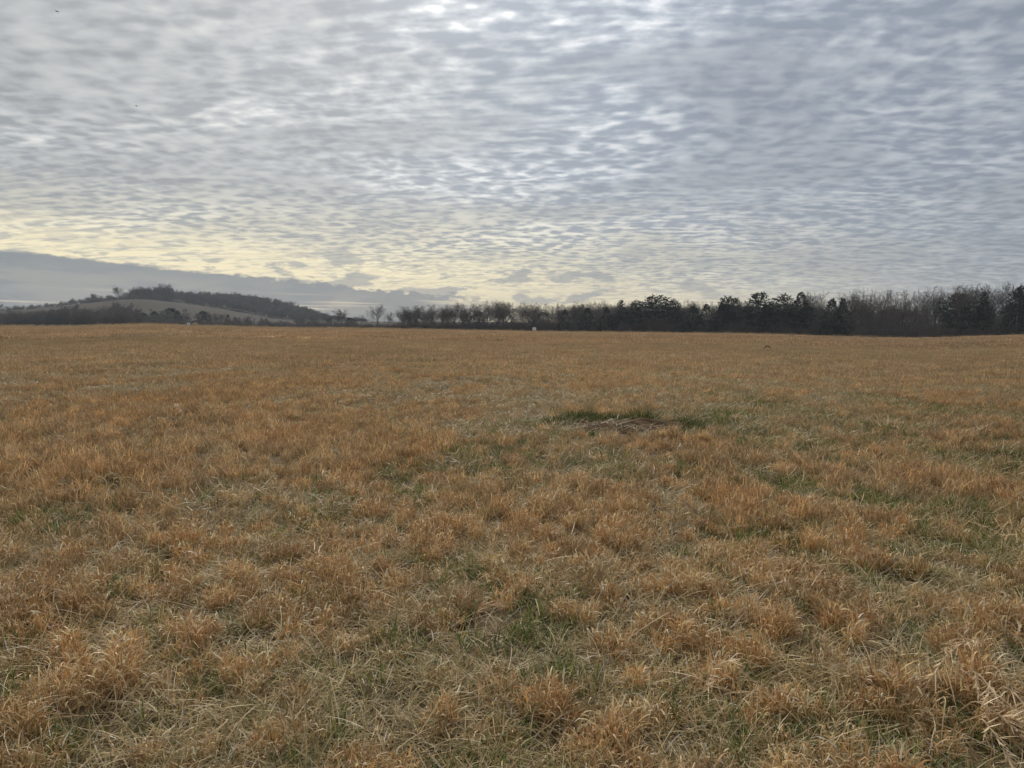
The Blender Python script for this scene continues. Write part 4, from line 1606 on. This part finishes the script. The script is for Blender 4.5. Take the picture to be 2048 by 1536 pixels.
def bird(px, row, D, span, droop, head, mat, label, bank=0.0):
    """flying bird: one smooth body with spread wings and fan tail"""
    a, b = ray(px, row)
    V, Fs = [], []
    # body: lathe along +Y (beak forward)
    prof = [(-0.30, 0.012), (-0.24, 0.035), (-0.12, 0.062), (0.02, 0.070), (0.12, 0.052), (0.17, 0.040), (0.21, 0.042), (0.245, 0.030), (0.27, 0.010), (0.31, 0.003)]
    k = 8
    for y, r in prof:
        for j in range(k):
            t = 6.283 * j / k
            V.append((r * math.cos(t), y, r * math.sin(t) * 0.9))
    for i in range(len(prof) - 1):
        for j in range(k):
            Fs.append((i * k + j, i * k + (j + 1) % k, (i + 1) * k + (j + 1) % k, (i + 1) * k + j))

    def plate(pts, th):
        n0 = len(V)
        m = len(pts)
        for p in pts:
            V.append((p[0], p[1], p[2] + th))
        for p in pts:
            V.append((p[0], p[1], p[2] - th))
        Fs.append(tuple(range(n0, n0 + m)))
        Fs.append(tuple(range(n0 + m, n0 + 2 * m))[::-1])
        for i in range(m):
            Fs.append((n0 + i, n0 + m + i, n0 + m + (i + 1) % m, n0 + (i + 1) % m))
    for s in (-1, 1):
        def w(x, y):
            q = x * span / 2
            return (s * q, y, 0.03 + droop * (x ** 1.6) * span * 0.5)
        pl = [w(0.04, 0.10), w(0.30, 0.17), w(0.55, 0.16), w(0.80, 0.08), w(0.97, -0.02), w(1.0, -0.08), w(0.86, -0.08), w(0.80, -0.13), w(0.66, -0.11), w(0.45, -0.13), w(0.25, -0.13), w(0.05, -0.12)]
        plate(pl if s > 0 else pl[::-1], 0.008)
    plate([(-0.03, -0.22, 0.0), (-0.11, -0.44, 0.0), (0.0, -0.47, 0.0), (0.11, -0.44, 0.0), (0.03, -0.22, 0.0)], 0.006)
    V2 = np.array(V)
    o = link("bird", mesh_np("bird", V2, Fs, mat), None, (a * D, D, EYE + b * D))
    o.rotation_euler = (0.05, bank, head)
    tag(o, label, 'bird')
    return o


b1 = bird(1535, 692, 35, 0.95, -0.75, rad(15), M_BIRD, "small black bird skimming low over the far right grass")
b1.scale = (0.34, 0.34, 0.34)
bird(114, 23, 150, 0.75, 0.12, rad(70), M_BUZZ, "distant soaring bird high up near the top left corner", 0.1)
bird(273, 212, 160, 0.95, 0.10, rad(110), M_BUZZ, "distant soaring bird lower in the left of the sky", -0.1)


# ------------------------------------------------------------------ bare patch with green tufts
def bare_patch():
    nr, na = 14, 72
    V = [(0, 0, 0.11)]
    for i in range(1, nr + 1):
        for j in range(na):
            a = 6.2832 * j / na
            t = i / nr
            wob = 1 + 0.16 * math.sin(3 * a + 1) + 0.10 * math.sin(7 * a + 2) + 0.05 * math.sin(13 * a)
            x, y = PRX * 1.22 * t * wob * math.cos(a), PRY * 1.22 * t * wob * math.sin(a)
            z = 0.10 * (1 - t * t) + 0.11 * (vnoise(np.array([x * 6 + 50]), np.array([y * 6 + 50]), 5)[0] - 0.3) * (1 - t * t) - 0.02 * t
            V.append((x, y, z))
    V = np.array(V)
    V[:, 2] += height(V[:, 0] + PX0, V[:, 1] + PY0) + 0.012
    Fs = [(0, 1 + j, 1 + (j + 1) % na) for j in range(na)]
    for i in range(nr - 1):
        for j in range(na):
            p, q = 1 + i * na + j, 1 + i * na + (j + 1) % na
            Fs.append((p, p + na, q + na, q))
    o = link("bare_patch", mesh_np("bare_patch", V, Fs, M_SOIL, smooth=True), None, (PX0, PY0, 0))
    tag(o, "bare brown soil patch in the middle of the grass field", 'soil patch', None, 'structure')
    # straw strewn over its left half
    n = 200
    x = PX0 + RS.normal(-0.25, 0.62, n)
    y = PY0 + RS.normal(-0.1, 0.42, n)
    P = np.stack([x, y, height(x, y) + RS.uniform(0.05, 0.14, n)], 1)
    col = 0.8 * pick(n, K_STRAW) * np.exp(RS.normal(0, 0.2, n))[:, None]
    o = link("strewn_straw", tri_mesh("strewn_straw", *ribbon_field(P, RS.uniform(0, 6.28, n), RS.uniform(0.10, 0.35, n), RS.uniform(1.2, 1.55, n), RS.uniform(0, 0.3, n), RS.uniform(0.006, 0.011, n), col, 3), M_STALK))
    tag(o, "grey straw strewn over the bare soil patch", 'straw', None, 'stuff')
    K_LUSH = [(0.55, (0.070, 0.110, 0.038)), (0.25, (0.12, 0.16, 0.055)), (0.20, (0.30, 0.27, 0.12))]
    for px, row, r, h, nb, lab in [(1118, 847, 0.18, 0.26, 220, "loose green tuft at the far left corner of the bare patch"),
                                   (1150, 841, 0.22, 0.31, 320, "wide green tuft along the back left edge of the bare patch"),
                                   (1178, 838, 0.16, 0.31, 240, "upright green tuft behind the back left edge of the bare patch"),
                                   (1203, 844, 0.18, 0.26, 260, "dark green tuft at the back middle of the bare patch"),
                                   (1228, 842, 0.16, 0.27, 220, "green tuft left of the tallest one behind the bare patch"),
                                   (1285, 841, 0.20, 0.32, 340, "tallest dark green tuft behind the bare patch"),
                                   (1262, 842, 0.12, 0.20, 140, "small green tuft touching the tallest one on its left"),
                                   (1320, 845, 0.18, 0.16, 180, "short green tuft right of the tallest one behind the bare patch"),
                                   (1376, 852, 0.18, 0.22, 240, "tall green tuft at the right end of the bare patch"),
                                   (1386, 858, 0.13, 0.18, 150, "lower green tuft in front of the right end of the bare patch"),
                                   (1366, 870, 0.13, 0.16, 140, "small dark green tuft at the near right corner of the bare patch"),
                                   (1164, 872, 0.18, 0.15, 200, "low dark green tuft at the near left corner of the bare patch")]:
        row, h, nb, r = row + (6 if row < 848 else 0), h * 0.82, int(nb * 1.6), r * 1.35
        X, Y = ground_hit(px, row)
        rr = r * np.sqrt(RS.rand(nb))
        a = RS.uniform(0, 6.28, nb)
        P = np.stack([rr * np.cos(a), rr * np.sin(a), np.zeros(nb)], 1)
        col = pick(nb, K_LUSH) * np.exp(RS.normal(0, 0.2, nb))[:, None]
        L = h * RS.uniform(0.6, 1.25, nb) * (1.1 - 0.4 * rr / r)
        me = tri_mesh("grass_tuft", *ribbon_field(P, a + RS.normal(0, 0.6, nb), L, RS.uniform(0.05, 0.6, nb) * (0.4 + rr / r), RS.uniform(0.2, 1.1, nb), RS.uniform(0.007, 0.012, nb), col, 4, floor=False), M_STALK)
        o = link("grass_tuft", me, None, (X, Y, hz(X, Y)))
        tag(o, lab, 'grass tuft', "green tufts round the bare patch")


bare_patch()


# ------------------------------------------------------------------ single pale stalks one can point at
def seed_stalk(px, row, D_off, pts, w, label, heads=True, col=(0.78, 0.68, 0.48), clump=None):
    """an arching pale straw. pts: points in metres (across, away, up) from its foot at the pixel"""
    X, Y = ground_hit(px, row)
    Z = hz(X, Y)
    P = np.array(pts, float)
    # smooth the polyline
    t = np.linspace(0, len(P) - 1, 22)
    Q = np.stack([np.interp(t, np.arange(len(P)), P[:, i]) for i in range(3)], 1)
    for _ in range(3):
        Q[1:-1] = (Q[:-2] + 2 * Q[1:-1] + Q[2:]) / 4
    root = clump
    if root is None:
        root = link("straw_stalk", None, None, (X, Y, Z))
        root.empty_display_size = 0.1
        tag(root, label, 'straw stalk', "single pale stalks in the field")
    off = (X - root.location.x, Y - root.location.y, Z - root.location.z)
    V, Fq = tube(Q, np.linspace(w, w * 0.45, len(Q)), 5)
    C = np.tile(np.array(col), (len(V), 1))
    link("stem", mesh_np("stem", np.array(V), Fq, M_STALK, C), root, off)
    if heads:
        parts_P, az, L = [], [], []
        for i in range(9, 22):
            for _ in range(3):
                parts_P.append(Q[i])
        n = len(parts_P)
        dirn = Q[-1] - Q[-4]
        a = math.atan2(dirn[1], dirn[0])
        r = ribbon_field(np.array(parts_P), np.full(n, a) + RS.normal(0, 0.5, n), RS.uniform(0.03, 0.075, n) * (1 + w * 60), RS.uniform(0.8, 2.2, n), RS.uniform(0, 0.5, n), RS.uniform(0.004, 0.007, n) * (0.7 + w * 130),
                         np.tile(np.array(col), (n, 1)) * np.exp(RS.normal(0, 0.12, n))[:, None], 3, floor=False)
        link("seed_head", tri_mesh("seed_head", *r, M_STALK), root, off)
    return root


def stalks():
    seed_stalk(199, 1022, 0, [(0, 0, 0), (0.03, 0, 0.10), (0.07, 0, 0.19), (0.075, 0, 0.26), (0.02, 0, 0.315), (-0.05, 0, 0.28)], 0.0075, "pale straw curled over like a hook in the left of the field", False)
    seed_stalk(1985, 1370, 0, [(0.05, 0.1, 0), (-0.02, 0.0, 0.18), (-0.12, -0.04, 0.24), (-0.26, -0.1, 0.20), (-0.36, -0.14, 0.10)], 0.0032, "arching pale straw above the bottom right corner, bowed to the left")
    seed_stalk(1968, 1395, 0, [(0, 0.05, 0.10), (0.0, -0.05, 0.17), (0.01, -0.14, 0.13), (0.03, -0.28, 0.03)], 0.0032, "long pale straw hanging straight down near the bottom right corner")
    seed_stalk(1935, 1400, 0, [(0.03, 0.05, 0.08), (0.0, -0.04, 0.15), (-0.05, -0.14, 0.12), (-0.07, -0.24, 0.03)], 0.0030, "pale straw hanging down left of the long straight one")
    seed_stalk(1995, 1385, 0, [(0, 0.05, 0.08), (0.05, -0.04, 0.17), (0.12, -0.14, 0.12), (0.18, -0.22, 0.04)], 0.0030, "pale straw slanting down to the right in the bottom right corner")
    seed_stalk(1945, 1475, 0, [(-0.05, 0.0, 0.06), (0.04, -0.03, 0.12), (0.14, -0.06, 0.10), (0.25, -0.1, 0.03)], 0.0032, "lowest pale straw lying towards the right edge of the corner")
    seed_stalk(1900, 1455, 0, [(0.0, 0.05, 0.10), (-0.04, -0.03, 0.13), (-0.09, -0.10, 0.07), (-0.13, -0.16, 0.01)], 0.0030, "bent pale straw at the left of the corner's straw fan", False)
    seed_stalk(1600, 1480, 0, [(0.05, 0, 0.02), (-0.05, 0, 0.12), (-0.14, 0, 0.20), (-0.24, 0, 0.28)], 0.0028, "thin straw leaning left before the matted straw at the bottom", False)
    seed_stalk(1395, 1440, 0, [(0, 0, 0), (0.02, 0, 0.12), (0.05, 0, 0.22), (0.12, 0, 0.25)], 0.0026, "slim nodding straw in the lower right middle of the field", True)
    seed_stalk(545, 880, 0, [(0.16, 0, 0), (0.06, 0, 0.12), (0.0, 0, 0.24), (-0.02, 0, 0.36)], 0.0080, "long thin straw curving up in the left middle distance", True)
    seed_stalk(362, 842, 0, [(0.06, 0, 0), (0.03, 0, 0.15), (-0.03, 0, 0.28)], 0.0090, "short pale straw with a nodding tip in the left middle distance")
    seed_stalk(254, 760, 0, [(0.0, 0, 0), (-0.02, 0, 0.22), (0.06, 0, 0.38)], 0.015, "small pale plume far out in the left of the field")
    seed_stalk(1350, 945, 0, [(0.06, 0, 0), (0.02, 0, 0.10), (-0.05, 0, 0.22)], 0.0085, "short pale plume right below the bare patch")
    seed_stalk(1582, 915, 0, [(0.0, 0, 0), (0.0, 0, 0.18), (0.02, 0, 0.34)], 0.0070, "upright pale straw right of the bare patch")
    seed_stalk(30, 940, 0, [(0.05, 0, 0), (0.0, 0, 0.16), (-0.03, 0, 0.27)], 0.0070, "upright pale straw close to the left edge of the picture")
    seed_stalk(400, 1095, 0, [(0.03, 0, 0), (0.0, 0, 0.10), (-0.02, 0, 0.17)], 0.0045, "short bright straw left of the near field's middle")
    seed_stalk(950, 1290, 0, [(0.0, 0, 0), (0.0, 0, 0.15), (0.03, 0, 0.22), (0.12, 0, 0.20)], 0.0028, "tan straw with a bent tip in the middle foreground", True, (0.62, 0.46, 0.28))

    rc = random.Random(15)
    X, Y = ground_hit(1965, 1460)
    fan = link("straw_clump", None, None, (X, Y, hz(X, Y)))
    fan.empty_display_size = 0.1
    tag(fan, "dense fan of pale arching straw filling the bottom right corner", 'straw clump')
    for i in range(16):
        px, row = rc.uniform(1880, 2040), rc.uniform(1400, 1530)
        a = rc.uniform(-1, 1)
        seed_stalk(px, row, 0, [(0, 0.06, 0.04), (0.05 * a, 0.0, 0.13 + 0.05 * rc.random()), (0.13 * a, -0.10, 0.11), (0.20 * a, -0.20, 0.02)], rc.uniform(0.0026, 0.0036),
                   "", rc.random() < 0.2, (0.82, 0.73, 0.53), fan)


stalks()


# ------------------------------------------------------------------ hazy air
def haze():
    m = bpy.data.materials.new("haze_air")
    m.use_nodes = True
    nt = m.node_tree
    nt.nodes.clear()
    v = nt.nodes.new('ShaderNodeVolumePrincipled')
    v.inputs['Color'].default_value = (0.76, 0.84, 0.95, 1)
    v.inputs['Density'].default_value = HAZE
    v.inputs['Anisotropy'].default_value = 0.0
    o = nt.nodes.new('ShaderNodeOutputMaterial')
    nt.links.new(v.outputs[0], o.inputs['Volume'])
    bx = boxes("haze", [(0, 0, 31.0, 3200, 3200, 78.0)], m)
    tag(bx, "thin even haze lying over the field and hills", 'haze', None, 'stuff')


HAZE = 0.00024
haze()
